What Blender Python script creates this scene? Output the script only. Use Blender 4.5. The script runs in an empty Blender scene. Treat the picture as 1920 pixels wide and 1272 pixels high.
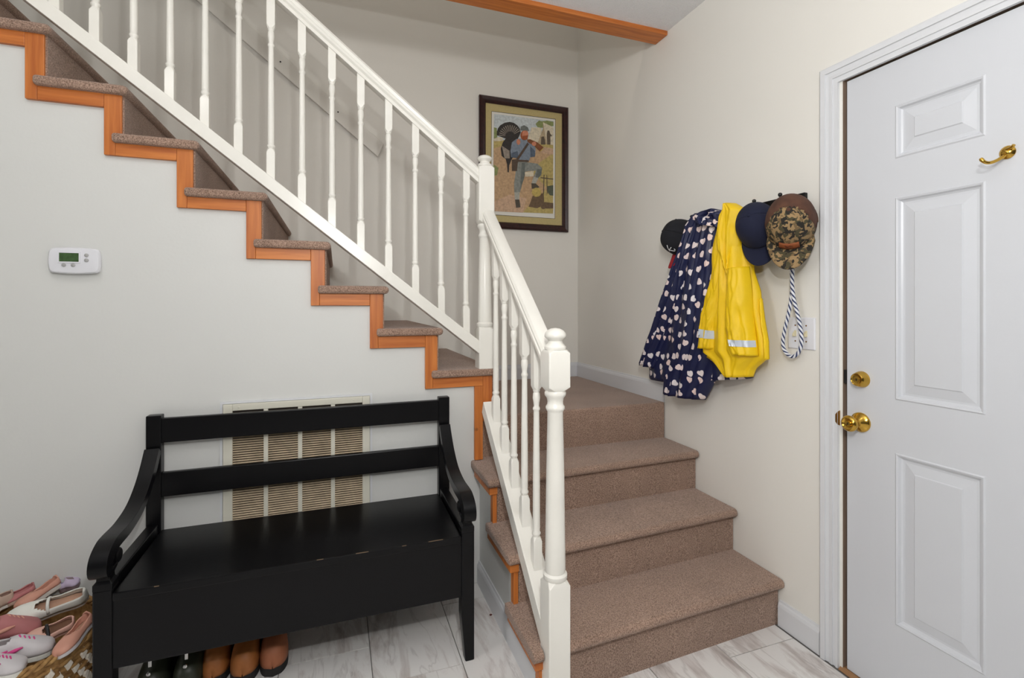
import bpy, bmesh, math, random
from mathutils import Vector, Matrix, noise

random.seed(7)
scene = bpy.context.scene
COL = scene.collection

# ------------------------------------------------------------------ camera
CAM = Vector((-1.6591, -2.1636, 1.2748)); YAW = 0.3435; FPX = 918.2; PPX, PPY = 960.0, 570.59
cd = bpy.data.cameras.new('camera'); cam = bpy.data.objects.new('camera', cd); COL.objects.link(cam)
cam.location = CAM; cam.rotation_euler = (math.pi / 2, 0, -YAW)
cd.sensor_width = 36; cd.sensor_fit = 'HORIZONTAL'; cd.lens = 36 * FPX / 1920; cd.shift_y = -(636 - PPY) / 1920
cd.clip_start = 0.02
scene.camera = cam

# ------------------------------------------------------------------ light
scene.view_settings.view_transform = 'Standard'; scene.view_settings.look = 'None'
scene.view_settings.gamma = 1.0; scene.view_settings.use_curve_mapping = False
scene.view_settings.exposure = 0.0
W = bpy.data.worlds.new('world'); scene.world = W; W.use_nodes = True
bg = W.node_tree.nodes['Background']; bg.inputs[0].default_value = (1.0, 0.98, 0.95, 1); bg.inputs[1].default_value = 0.08

def light(name, kind, loc, power, color, size, target=None):
    l = bpy.data.lights.new(name, kind); l.energy = power; l.color = color
    if kind == 'AREA':
        l.shape = 'DISK'; l.size = size
    else:
        l.shadow_soft_size = size
    o = bpy.data.objects.new(name, l); COL.objects.link(o); o.location = loc
    if target is not None:
        o.rotation_euler = (Vector(target) - Vector(loc)).to_track_quat('-Z', 'Y').to_euler()
    return o
WARM = (1.0, 0.97, 0.93)
light('ceiling_lamp_hall', 'POINT', (-2.45, -0.98, 2.58), 6.0, WARM, 0.035)
light('upstairs_lamp', 'POINT', (-1.6, -0.6, 4.6), 27, (1.0, 0.92, 0.80), 0.08)
light('side_fill', 'AREA', (-6.5, -2.2, 2.0), 40, (1.0, 0.98, 0.96), 1.5, (0, 0.3, 1.2))  # unseen soft lamp added to brighten the right wall by the landing
light('flash_direct', 'POINT', (-1.56, -2.17, 1.69), 35, (1.0, 0.99, 0.97), 0.02)
light('bounce_fill', 'AREA', (-1.75, -2.45, 2.1), 20, (1.0, 0.98, 0.96), 0.3, (-1.75, -2.44, 5))  # added upward area lamp, stands in for flash bounced off the ceiling
light('tilted_fill', 'AREA', (-1.75, -2.45, 2.1), 15, (1.0, 0.98, 0.96), 0.3, (0.3, 0.5, 2.9))  # added fill lamp aimed at the stairwell corner to lift it

# ------------------------------------------------------------------ measuring: pixel of the photo -> point on a plane of the room
CF = Vector((math.sin(YAW), math.cos(YAW), 0)); CR = Vector((math.cos(YAW), -math.sin(YAW), 0)); CU = Vector((0, 0, 1))
def at(x, y, ax, v):
    d = CF + CR * ((x - PPX) / FPX) + CU * ((PPY - y) / FPX)
    i = 'XYZ'.index(ax)
    return CAM + d * ((v - CAM[i]) / d[i])

# ------------------------------------------------------------------ materials
MATS = {}
def lin(c):
    return tuple(((v / 255) / 12.92 if v / 255 <= 0.04045 else ((v / 255 + 0.055) / 1.055) ** 2.4) for v in c)
def mat(name, col, rough=0.5, metal=0.0, var=0.0, vscale=8, bump=0.0, bscale=200, bdist=0.002, spec=0.5, col2=None, stretch=(1, 1, 1), sheen=0.0, coat=0.0, rand=0.0):
    if name in MATS: return MATS[name]
    m = bpy.data.materials.new(name); m.use_nodes = True; MATS[name] = m
    nt = m.node_tree; b = nt.nodes['Principled BSDF']; N = nt.nodes.new; Lk = nt.links.new
    c = lin(col)
    b.inputs['Base Color'].default_value = (*c, 1); b.inputs['Roughness'].default_value = rough; b.inputs['Metallic'].default_value = metal
    b.inputs['Specular IOR Level'].default_value = spec
    if sheen: b.inputs['Sheen Weight'].default_value = sheen
    if coat: b.inputs['Coat Weight'].default_value = coat; b.inputs['Coat Roughness'].default_value = 0.15
    if var or bump or col2:
        tc = N('ShaderNodeTexCoord'); mp = N('ShaderNodeMapping'); Lk(tc.outputs['Object'], mp.inputs[0]); mp.inputs['Scale'].default_value = stretch
    if var or col2:
        t = N('ShaderNodeTexNoise'); t.inputs['Scale'].default_value = vscale; t.inputs['Detail'].default_value = 6; Lk(mp.outputs[0], t.inputs['Vector'])
        r = N('ShaderNodeValToRGB'); Lk(t.outputs['Fac'], r.inputs[0])
        r.color_ramp.elements[0].position = 0.3; r.color_ramp.elements[1].position = 0.7
        lo = lin(col2) if col2 else tuple(v * (1 - var) for v in c); hi = c if col2 else tuple(min(1, v * (1 + var)) for v in c)
        r.color_ramp.elements[0].color = (*lo, 1); r.color_ramp.elements[1].color = (*hi, 1)
        Lk(r.outputs[0], b.inputs['Base Color'])
    if bump:
        t2 = N('ShaderNodeTexNoise'); t2.inputs['Scale'].default_value = bscale; t2.inputs['Detail'].default_value = 3; Lk(mp.outputs[0], t2.inputs['Vector'])
        bp = N('ShaderNodeBump'); bp.inputs['Strength'].default_value = bump; bp.inputs['Distance'].default_value = bdist
        Lk(t2.outputs['Fac'], bp.inputs['Height']); Lk(bp.outputs[0], b.inputs['Normal'])
    return m

mat('wall_white', (216, 217, 214), 0.55, bump=0.12, bscale=90, bdist=0.002)
mat('wall_beige', (233, 231, 224), 0.55, bump=0.12, bscale=90, bdist=0.002)
mat('ceiling_popcorn', (238, 238, 240), 0.9, bump=0.8, bscale=160, bdist=0.008)
mat('white_trim', (218, 220, 223), 0.35)
mat('door_paint', (208, 211, 216), 0.32, bump=0.10, bscale=60, bdist=0.001, stretch=(1, 6, 0.3))
mat('rail_paint', (236, 234, 226), 0.28, var=0.03, vscale=5)
mat('grout', (120, 118, 114), 0.9)
mat('black_paint', (12, 12, 14), 0.30, bump=0.08, bscale=60, bdist=0.001, stretch=(0.3, 3, 3), spec=0.22)
mat('black_iron', (14, 14, 16), 0.3)
mat('brass', (205, 165, 75), 0.16, metal=1.0)
mat('brass_dull', (150, 112, 60), 0.35, metal=1.0)
mat('plastic_white', (226, 227, 232), 0.4)
mat('plastic_grey', (168, 168, 166), 0.5)
mat('plastic_ivory', (222, 212, 176), 0.4)
mat('grille_cream', (216, 214, 200), 0.45)
mat('grille_slat', (190, 172, 145), 0.6, var=0.15, vscale=30)
mat('grille_dark', (40, 33, 28), 0.9)
mat('jamb_wood', (132, 112, 96), 0.8, var=0.25, vscale=12, stretch=(1, 1, 0.15))
mat('threshold_wood', (150, 112, 76), 0.6, var=0.25, vscale=14, stretch=(1, 0.2, 1))
mat('gap_dark', (22, 18, 15), 0.9)
mat('frame_mahogany', (58, 26, 24), 0.35, col2=(34, 16, 16), vscale=60)
mat('mat_board', (190, 174, 122), 0.8, var=0.05, vscale=90)
mat('paper', (226, 224, 216), 0.8)
mat('ink_line', (50, 46, 44), 0.8)

def wood(name, vertical):
    m = bpy.data.materials.new(name); m.use_nodes = True; MATS[name] = m
    nt = m.node_tree; b = nt.nodes['Principled BSDF']; N = nt.nodes.new; Lk = nt.links.new
    tc = N('ShaderNodeTexCoord'); oi = N('ShaderNodeObjectInfo')
    add = N('ShaderNodeVectorMath'); add.operation = 'ADD'; Lk(tc.outputs['Object'], add.inputs[0])
    mul = N('ShaderNodeVectorMath'); mul.operation = 'SCALE'; mul.inputs['Scale'].default_value = 9.0
    cmb = N('ShaderNodeCombineXYZ'); Lk(oi.outputs['Random'], cmb.inputs[0]); Lk(oi.outputs['Random'], cmb.inputs[1]); Lk(oi.outputs['Random'], cmb.inputs[2])
    Lk(cmb.outputs[0], mul.inputs[0]); Lk(mul.outputs[0], add.inputs[1])
    mp = N('ShaderNodeMapping'); Lk(add.outputs[0], mp.inputs[0])
    mp.inputs['Scale'].default_value = (1, 1, 0.06) if vertical else (0.06, 1, 1)
    t = N('ShaderNodeTexNoise'); t.inputs['Scale'].default_value = 55; t.inputs['Detail'].default_value = 5; t.inputs['Distortion'].default_value = 0.4; Lk(mp.outputs[0], t.inputs['Vector'])
    r = N('ShaderNodeValToRGB'); Lk(t.outputs['Fac'], r.inputs[0])
    e = r.color_ramp.elements; e[0].position = 0.28; e[0].color = (*lin((172, 90, 34)), 1); e[1].position = 0.66; e[1].color = (*lin((208, 126, 58)), 1)
    # knots
    v = N('ShaderNodeTexVoronoi'); v.inputs['Scale'].default_value = 5.5; Lk(add.outputs[0], v.inputs['Vector'])
    kr = N('ShaderNodeValToRGB'); Lk(v.outputs['Distance'], kr.inputs[0]); ke = kr.color_ramp.elements
    ke[0].position = 0.035; ke[0].color = (1, 1, 1, 1); ke[1].position = 0.075; ke[1].color = (0, 0, 0, 1)
    mx = N('ShaderNodeMix'); mx.data_type = 'RGBA'; Lk(kr.outputs[0], mx.inputs['Factor']); Lk(r.outputs[0], mx.inputs['A']); mx.inputs['B'].default_value = (*lin((80, 36, 14)), 1)
    Lk(mx.outputs['Result'], b.inputs['Base Color']); b.inputs['Roughness'].default_value = 0.42
wood('pine_long', False); wood('pine_upright', True)

def carpet():
    m = bpy.data.materials.new('carpet'); m.use_nodes = True; MATS['carpet'] = m
    nt = m.node_tree; b = nt.nodes['Principled BSDF']; N = nt.nodes.new; Lk = nt.links.new
    tc = N('ShaderNodeTexCoord')
    t = N('ShaderNodeTexNoise'); t.inputs['Scale'].default_value = 260; t.inputs['Detail'].default_value = 3; Lk(tc.outputs['Object'], t.inputs['Vector'])
    r = N('ShaderNodeValToRGB'); Lk(t.outputs['Fac'], r.inputs[0]); e = r.color_ramp.elements
    e[0].position = 0.3; e[0].color = (*lin((118, 94, 80)), 1); e[1].position = 0.7; e[1].color = (*lin((196, 166, 147)), 1)
    t2 = N('ShaderNodeTexNoise'); t2.inputs['Scale'].default_value = 5; t2.inputs['Detail'].default_value = 4; Lk(tc.outputs['Object'], t2.inputs['Vector'])
    mx = N('ShaderNodeMix'); mx.data_type = 'RGBA'; mx.blend_type = 'MULTIPLY'; mx.inputs['Factor'].default_value = 0.35
    r2 = N('ShaderNodeValToRGB'); Lk(t2.outputs['Fac'], r2.inputs[0]); r2.color_ramp.elements[0].color = (0.55, 0.55, 0.55, 1); r2.color_ramp.elements[0].position = .3; r2.color_ramp.elements[1].position = .7
    Lk(r.outputs[0], mx.inputs['A']); Lk(r2.outputs[0], mx.inputs['B']); Lk(mx.outputs['Result'], b.inputs['Base Color'])
    b.inputs['Roughness'].default_value = 1.0; b.inputs['Specular IOR Level'].default_value = 0.1; b.inputs['Sheen Weight'].default_value = 0.25
    bp = N('ShaderNodeBump'); bp.inputs['Strength'].default_value = 0.9; bp.inputs['Distance'].default_value = 0.004
    Lk(t.outputs['Fac'], bp.inputs['Height']); Lk(bp.outputs[0], b.inputs['Normal'])
carpet()

def marble():
    m = bpy.data.materials.new('marble_tile'); m.use_nodes = True; MATS['marble_tile'] = m
    nt = m.node_tree; b = nt.nodes['Principled BSDF']; N = nt.nodes.new; Lk = nt.links.new
    tc = N('ShaderNodeTexCoord'); oi = N('ShaderNodeObjectInfo')
    mul = N('ShaderNodeMath'); mul.operation = 'MULTIPLY'; mul.inputs[1].default_value = 37; Lk(oi.outputs['Random'], mul.inputs[0])
    cmb = N('ShaderNodeCombineXYZ'); Lk(mul.outputs[0], cmb.inputs[0]); Lk(mul.outputs[0], cmb.inputs[2])
    add = N('ShaderNodeVectorMath'); add.operation = 'ADD'; Lk(tc.outputs['Object'], add.inputs[0]); Lk(cmb.outputs[0], add.inputs[1])
    mp = N('ShaderNodeMapping'); Lk(add.outputs[0], mp.inputs[0]); mp.inputs['Rotation'].default_value = (0, 0, 0.55); mp.inputs['Scale'].default_value = (1.0, 0.22, 1)
    t = N('ShaderNodeTexNoise'); t.inputs['Scale'].default_value = 14; t.inputs['Detail'].default_value = 7; t.inputs['Roughness'].default_value = 0.62; t.inputs['Distortion'].default_value = 0.5; Lk(mp.outputs[0], t.inputs['Vector'])
    r = N('ShaderNodeValToRGB'); Lk(t.outputs['Fac'], r.inputs[0]); e = r.color_ramp.elements
    e[0].position = 0.27; e[0].color = (*lin((172, 163, 157)), 1); e[1].position = 0.50; e[1].color = (*lin((228, 226, 223)), 1)
    x = r.color_ramp.elements.new(0.40); x.color = (*lin((205, 199, 195)), 1)
    # fine dark veins
    t3 = N('ShaderNodeTexNoise'); t3.inputs['Scale'].default_value = 9; t3.inputs['Detail'].default_value = 5; t3.inputs['Distortion'].default_value = 0.8; Lk(mp.outputs[0], t3.inputs['Vector'])
    sb = N('ShaderNodeMath'); sb.operation = 'SUBTRACT'; sb.inputs[1].default_value = 0.5; Lk(t3.outputs['Fac'], sb.inputs[0])
    ab = N('ShaderNodeMath'); ab.operation = 'ABSOLUTE'; Lk(sb.outputs[0], ab.inputs[0])
    r3 = N('ShaderNodeValToRGB'); Lk(ab.outputs[0], r3.inputs[0]); r3.color_ramp.elements[0].color = (0.62, 0.60, 0.59, 1); r3.color_ramp.elements[1].position = 0.018
    mx = N('ShaderNodeMix'); mx.data_type = 'RGBA'; mx.blend_type = 'MULTIPLY'; mx.inputs['Factor'].default_value = 0.5
    Lk(r.outputs[0], mx.inputs['A']); Lk(r3.outputs[0], mx.inputs['B']); Lk(mx.outputs['Result'], b.inputs['Base Color'])
    b.inputs['Roughness'].default_value = 0.28
marble()

def hearts():
    m = bpy.data.materials.new('navy_hearts'); m.use_nodes = True; MATS['navy_hearts'] = m
    nt = m.node_tree; b = nt.nodes['Principled BSDF']; N = nt.nodes.new; Lk = nt.links.new
    def M(op, a, b_=None, c=None):
        n = N('ShaderNodeMath'); n.operation = op
        for i, v in enumerate((a, b_, c)):
            if v is None: continue
            if isinstance(v, (int, float)): n.inputs[i].default_value = v
            else: Lk(v, n.inputs[i])
        return n.outputs[0]
    tc = N('ShaderNodeTexCoord'); uv = N('ShaderNodeUVMap')
    S = 17.0
    v = N('ShaderNodeTexVoronoi'); v.voronoi_dimensions = '2D'; v.inputs['Scale'].default_value = S; v.inputs['Randomness'].default_value = 0.75
    Lk(uv.outputs[0], v.inputs['Vector'])
    sub = N('ShaderNodeVectorMath'); sub.operation = 'SUBTRACT'; Lk(uv.outputs[0], sub.inputs[0])
    Lk(v.outputs['Position'], sub.inputs[1])
    sep = N('ShaderNodeSeparateXYZ'); Lk(sub.outputs[0], sep.inputs[0])
    sc = N('ShaderNodeSeparateColor'); Lk(v.outputs['Color'], sc.inputs[0])
    ang = M('MULTIPLY', M('SUBTRACT', sc.outputs[0], 0.5), 2.2)
    ca, sa = M('COSINE', ang), M('SINE', ang)
    hs = 0.0135
    x = M('DIVIDE', M('ADD', M('MULTIPLY', sep.outputs[0], ca), M('MULTIPLY', sep.outputs[1], sa)), hs)
    y = M('DIVIDE', M('SUBTRACT', M('MULTIPLY', sep.outputs[1], ca), M('MULTIPLY', sep.outputs[0], sa)), hs)
    x2, y2 = M('MULTIPLY', x, x), M('MULTIPLY', y, y)
    q = M('SUBTRACT', M('ADD', x2, y2), 1.0)
    f = M('SUBTRACT', M('MULTIPLY', M('MULTIPLY', q, q), q), M('MULTIPLY', x2, M('MULTIPLY', y2, y)))
    ins = M('LESS_THAN', f, 0.0)
    pink = N('ShaderNodeMix'); pink.data_type = 'RGBA'; Lk(sc.outputs[1], pink.inputs['Factor'])
    pink.inputs['A'].default_value = (*lin((238, 234, 236)), 1); pink.inputs['B'].default_value = (*lin((240, 214, 206)), 1)
    mx = N('ShaderNodeMix'); mx.data_type = 'RGBA'; Lk(ins, mx.inputs['Factor']); mx.inputs['A'].default_value = (*lin((19, 27, 68)), 1); Lk(pink.outputs['Result'], mx.inputs['B'])
    Lk(mx.outputs['Result'], b.inputs['Base Color']); b.inputs['Roughness'].default_value = 0.45
hearts()

def camo():
    m = bpy.data.materials.new('duck_camo'); m.use_nodes = True; MATS['duck_camo'] = m
    nt = m.node_tree; b = nt.nodes['Principled BSDF']; N = nt.nodes.new; Lk = nt.links.new
    tc = N('ShaderNodeTexCoord'); prev = None
    base = (*lin((150, 124, 86)), 1)
    for k, (s, th, c) in enumerate([(38, 0.56, (112, 92, 62)), (44, 0.53, (72, 66, 44)), (50, 0.55, (38, 34, 28))]):
        mp = N('ShaderNodeMapping'); mp.inputs['Location'].default_value = (3.1 * k, 7.7 * k, 1.3 * k); Lk(tc.outputs['Object'], mp.inputs[0])
        t = N('ShaderNodeTexNoise'); t.inputs['Scale'].default_value = s; t.inputs['Detail'].default_value = 1.5; t.inputs['Distortion'].default_value = 0.6; Lk(mp.outputs[0], t.inputs['Vector'])
        g = N('ShaderNodeMath'); g.operation = 'GREATER_THAN'; g.inputs[1].default_value = th; Lk(t.outputs['Fac'], g.inputs[0])
        mx = N('ShaderNodeMix'); mx.data_type = 'RGBA'; Lk(g.outputs[0], mx.inputs['Factor'])
        if prev is None: mx.inputs['A'].default_value = base
        else: Lk(prev, mx.inputs['A'])
        mx.inputs['B'].default_value = (*lin(c), 1); prev = mx.outputs['Result']
    Lk(prev, b.inputs['Base Color']); b.inputs['Roughness'].default_value = 0.9
camo()

def braid():
    m = bpy.data.materials.new('braided_rope'); m.use_nodes = True; MATS['braided_rope'] = m
    nt = m.node_tree; b = nt.nodes['Principled BSDF']; N = nt.nodes.new; Lk = nt.links.new
    uv = N('ShaderNodeUVMap'); sep = N('ShaderNodeSeparateXYZ'); Lk(uv.outputs[0], sep.inputs[0])
    def wave(sign):
        a = N('ShaderNodeMath'); a.operation = 'MULTIPLY_ADD'; Lk(sep.outputs[0], a.inputs[0]); a.inputs[1].default_value = sign * 3.0
        s = N('ShaderNodeMath'); s.operation = 'MULTIPLY'; s.inputs[1].default_value = 44.0; Lk(sep.outputs[1], s.inputs[0]); Lk(s.outputs[0], a.inputs[2])
        fr = N('ShaderNodeMath'); fr.operation = 'FRACT'; Lk(a.outputs[0], fr.inputs[0])
        g = N('ShaderNodeMath'); g.operation = 'LESS_THAN'; g.inputs[1].default_value = 0.42; Lk(fr.outputs[0], g.inputs[0]); return g.outputs[0]
    mu = N('ShaderNodeMath'); mu.operation = 'MAXIMUM'; Lk(wave(1), mu.inputs[0])
    w2 = wave(-1); m2 = N('ShaderNodeMath'); m2.operation = 'MULTIPLY'; m2.inputs[1].default_value = 0.0; Lk(w2, m2.inputs[0]); Lk(m2.outputs[0], mu.inputs[1])
    mx = N('ShaderNodeMix'); mx.data_type = 'RGBA'; Lk(mu.outputs[0], mx.inputs['Factor']); mx.inputs['A'].default_value = (*lin((224, 226, 230)), 1); mx.inputs['B'].default_value = (*lin((44, 56, 96)), 1)
    Lk(mx.outputs['Result'], b.inputs['Base Color']); b.inputs['Roughness'].default_value = 0.8
braid()

# ------------------------------------------------------------------ mesh helpers
class MB:
    def __init__(s): s.v = []; s.f = []; s.m = []; s.uv = None
    def add(s, vs, fs, mi=0):
        o = len(s.v); s.v += [Vector(p) for p in vs]; s.f += [tuple(i + o for i in f) for f in fs]; s.m += [mi] * len(fs); return s
    def box(s, x0, x1, y0, y1, z0, z1, mi=0):
        return s.add([(x0, y0, z0), (x1, y0, z0), (x1, y1, z0), (x0, y1, z0), (x0, y0, z1), (x1, y0, z1), (x1, y1, z1), (x0, y1, z1)],
                     [(0, 3, 2, 1), (4, 5, 6, 7), (0, 1, 5, 4), (1, 2, 6, 5), (2, 3, 7, 6), (3, 0, 4, 7)], mi)
    def prism(s, poly, vec, mi=0):
        n = len(poly); vec = Vector(vec); p = [Vector(q) for q in poly]
        return s.add(p + [q + vec for q in p], [tuple(range(n))[::-1], tuple(range(n, 2 * n))] + [(i, (i + 1) % n, n + (i + 1) % n, n + i) for i in range(n)], mi)
    def lathe(s, prof, c=(0, 0, 0), ax=(0, 0, 1), n=24, mi=0, cap=True):
        c = Vector(c); a = Vector(ax).normalized(); u = a.orthogonal().normalized(); w = a.cross(u)
        vs = []; fs = []
        for (r, z) in prof:
            for i in range(n):
                t = 2 * math.pi * i / n; vs.append(c + a * z + (u * math.cos(t) + w * math.sin(t)) * r)
        for j in range(len(prof) - 1):
            for i in range(n): fs.append((j * n + i, j * n + (i + 1) % n, (j + 1) * n + (i + 1) % n, (j + 1) * n + i))
        if cap: fs += [tuple(range(n))[::-1], tuple(range((len(prof) - 1) * n, len(prof) * n))]
        return s.add(vs, fs, mi)
    def loft(s, rings, mi=0, cap=True, closed=True):
        n = len(rings[0]); vs = [p for r in rings for p in r]; fs = []
        for j in range(len(rings) - 1):
            for i in range(n if closed else n - 1): fs.append((j * n + i, j * n + (i + 1) % n, (j + 1) * n + (i + 1) % n, (j + 1) * n + i))
        if cap: fs += [tuple(range(n))[::-1], tuple(range((len(rings) - 1) * n, len(rings) * n))]
        return s.add(vs, fs, mi)
    def tube(s, pts, r, n=10, mi=0, closed=False, cap=True):
        pts = [Vector(p) for p in pts]; rr = r if isinstance(r, (list, tuple)) else [r] * len(pts)
        rings = []; up = None; L = len(pts)
        for i, p in enumerate(pts):
            d = (pts[(i + 1) % L] - pts[i - 1]) if closed else (pts[min(i + 1, L - 1)] - pts[max(i - 1, 0)])
            d.normalize()
            if up is None: up = d.orthogonal().normalized()
            up = (up - d * up.dot(d)).normalized(); w = d.cross(up)
            rings.append([p + (up * math.cos(2 * math.pi * k / n) + w * math.sin(2 * math.pi * k / n)) * rr[i] for k in range(n)])
        if closed: rings.append(rings[0]); cap = False
        return s.loft(rings, mi, cap)
    def xf(s, M):
        s.v = [M @ p for p in s.v]; return s
    def mesh(s, name, mats):
        me = bpy.data.meshes.new(name); me.from_pydata([tuple(p) for p in s.v], [], s.f)
        for m in mats: me.materials.append(MATS[m])
        for p, i in zip(me.polygons, s.m): p.material_index = i
        if s.uv:
            l = me.uv_layers.new(name='UVMap')
            for lp in me.loops: l.data[lp.index].uv = s.uv[lp.vertex_index]
        bm = bmesh.new(); bm.from_mesh(me); bmesh.ops.recalc_face_normals(bm, faces=bm.faces); bm.to_mesh(me); bm.free()
        return me

def obj(name, mb, mats, parent=None, smooth=False, bevel=0.0, seg=2, subd=0, solid=0.0, label=None, kind=None):
    mats = [mats] if isinstance(mats, str) else mats
    me = mb.mesh(name, mats) if isinstance(mb, MB) else mb
    o = bpy.data.objects.new(name, me); COL.objects.link(o)
    if smooth:
        for p in me.polygons: p.use_smooth = True
        if smooth == 'auto':
            me.set_sharp_from_angle(angle=math.radians(38))
    if solid:
        md = o.modifiers.new('solid', 'SOLIDIFY'); md.thickness = solid; md.offset = 0
    if bevel:
        md = o.modifiers.new('bevel', 'BEVEL'); md.width = bevel; md.segments = seg; md.limit_method = 'ANGLE'; md.angle_limit = math.radians(40)
        md.harden_normals = False
    if subd:
        md = o.modifiers.new('subd', 'SUBSURF'); md.levels = subd; md.render_levels = subd
    if parent is not None:
        o.parent = parent; o.matrix_parent_inverse = Matrix.Translation(-parent.location)
    if label: o['label'] = label
    if kind: o['kind'] = kind
    return o
def place(name, me, loc, parent):
    o = bpy.data.objects.new(name, me); COL.objects.link(o); o.location = loc
    if parent is not None:
        o.parent = parent; o.matrix_parent_inverse = Matrix.Translation(-parent.location)
    return o
def thing(name, label, cat, loc, group=None):
    o = bpy.data.objects.new(name, None); COL.objects.link(o); o.location = loc; o.empty_display_size = 0.05
    o['label'] = label; o['category'] = cat
    if group: o['group'] = group
    return o
def tag(o, label, cat, group=None):
    o['label'] = label; o['category'] = cat
    if group: o['group'] = group
    return o

# ------------------------------------------------------------------ key dimensions
YB = 1.047            # back wall
CZ = 2.73             # foyer ceiling
RS = 0.1875           # lower flight rise
ZL = 0.75             # landing
XS = -1.043           # side face of the lower flight
TR = [-0.987, -1.241, -1.4743, -1.7056, -1.9391, -2.1707, -2.3935, -2.6159]
ZT = [0.982, 1.171, 1.351, 1.530, 1.713, 1.8905, 2.064, 2.244]
ZB = [0.9022, 1.0869, 1.2689, 1.4531, 1.6379, 1.8128, 1.9839, 2.164]
for _ in range(5):
    TR.append(TR[-1] - 0.2285); ZT.append(ZT[-1] + 0.182); ZB.append(ZB[-1] + 0.182)
NS = 10
# risers of the lower flight at the right wall, and their slight skew across the width
YR = [-0.682, -0.447, -0.205, 0.03]
SK = [0.045, 0.045, 0.035, 0.0]
def ry(k, x): return YR[k] + SK[k] * x

# ------------------------------------------------------------------ setting
def struct(name, mb, mats, parent=None, **kw):
    o = obj(name, mb, mats, parent, **kw)
    if parent is None: o['kind'] = 'structure'
    return o
floor = struct('floor', MB().box(-4.6, 0.12, -4.2, 0.02, -0.06, -0.004), 'grout')
# tiles: columns 12 in wide, each tile 24 in long, staggered
TW = 0.3048; TL = 0.6096; g = 0.0016
tile_me = MB().box(g, TW - g, g, TL - g, -0.008, 0.0).mesh('tile', ['marble_tile'])
offs = {-1: -0.272, 0: -0.472, 1: -0.724}
for j in range(-8, 5):
    x0 = -1.5435 + TW * j
    off = offs.get(j, -0.472 - 0.226 * j)
    off = off % TL - TL
    for k in range(-6, 1):
        y0 = off + TL * k
        ya, yb = y0, y0 + TL
        if yb > 0.0 or x0 + TW > 0.0 or x0 < -4.3 or ya < -4.0:
            ya2, yb2, xb2 = max(ya, -4.2), min(yb, 0.0), min(x0 + TW, 0.0)
            if yb2 - ya2 < 0.02 or xb2 - x0 < 0.02: continue
            me = MB().box(g, xb2 - x0 - g, g, yb2 - ya2 - g, -0.008, 0.0).mesh('tile', ['marble_tile'])
            place('tile', me, (x0, ya2, 0), floor)
        else:
            place('tile', tile_me, (x0, y0, 0), floor)

# stringer wall (white, below the stepped pine trim)
poly = [(-4.6, 0, 0), (XS, 0, 0), (XS, 0, ZB[0] + 0.02)]
for i in range(NS):
    poly += [(TR[i + 1] - 0.045, 0, ZB[i] + 0.02)] if i == 0 else []
    if i > 0:
        poly += [(TR[i] - 0.045, 0, ZB[i] + 0.02), (TR[i + 1] - 0.045, 0, ZB[i] + 0.02)]
poly += [(-4.6, 0, ZB[NS - 1] + 0.02)]
struct('wall_left', MB().prism(poly, (0, 0.06, 0)), 'wall_white')
# side of the lower flight
poly = [(XS, 0, 0), (XS, ry(0, XS) + 0.012, 0), (XS, ry(0, XS) + 0.012, RS - 0.045), (XS, ry(1, XS) + 0.012, RS - 0.045), (XS, ry(1, XS) + 0.012, 2 * RS - 0.045),
        (XS, ry(2, XS) + 0.012, 2 * RS - 0.045), (XS, ry(2, XS) + 0.012, 3 * RS - 0.045), (XS, 0, 3 * RS - 0.045)]
struct('wall_side', MB().prism(poly, (0.05, 0, 0)), 'wall_white')
struct('wall_back', MB().box(-4.6, 0.12, YB, YB + 0.1, 0, 5.2), 'wall_beige')
struct('wall_stub_blocker', MB().box(-3.25, -3.15, -0.70, 0.0, 0, CZ), 'wall_white')  # unseen stub added to keep the side fill off the left wall
DY0, DY1, DZ = -0.945, -1.868, 2.06      # door opening
wr = MB().box(0, 0.12, DY0, YB, -0.06, 5.2).box(0, 0.12, DY1, DY0, DZ, 5.2).box(0, 0.12, -4.2, DY1, -0.06, 5.2)
struct('wall_right', wr, 'wall_beige')
struct('ceiling', MB().prism([(-4.6, -4.2, CZ), (0, -4.2, CZ), (0, 0.055, CZ), (-1.95, 0.055, CZ), (-1.95, -0.08, CZ), (-4.6, -0.08, CZ)], (0, 0, 0.25)), 'ceiling_popcorn')
struct('ceiling_stairwell', MB().box(-4.6, 0.0, 0.06, YB, 5.0, 5.1), 'wall_beige')
# pine board lining the edge of the ceiling opening
o = struct('trim_1', MB().box(-1.95, 0.0, 0.012, 0.118, CZ - 0.022, CZ + 0.26), 'pine_long', bevel=0.004)

def baseboard(name, poly_prof, p0, p1, out):
    # profile: (out distance, height)
    p0, p1, out = Vector(p0), Vector(p1), Vector(out)
    mb = MB().loft([[p + out * d + Vector((0, 0, h)) for d, h in poly_prof] for p in (p0, p1)])
    return struct(name, mb, 'white_trim')
BP = [(0, 0), (0.013, 0), (0.013, 0.078), (0.010, 0.088), (0.006, 0.094), (0.004, 0.102), (0, 0.102)]
baseboard('baseboard_back', BP, (-0.93, YB, ZL), (0, YB, ZL), (0, -1, 0))
baseboard('baseboard_right', BP, (0, YR[3] + 0.005, ZL), (0, YB, ZL), (-1, 0, 0))
baseboard('baseboard_entry', BP, (0, -0.866, 0), (0, YR[0] - 0.008, 0), (-1, 0, 0))
baseboard('baseboard_side', BP, (XS, ry(0, XS) + 0.03, 0), (XS, -0.001, 0), (-1, 0, 0))

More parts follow.
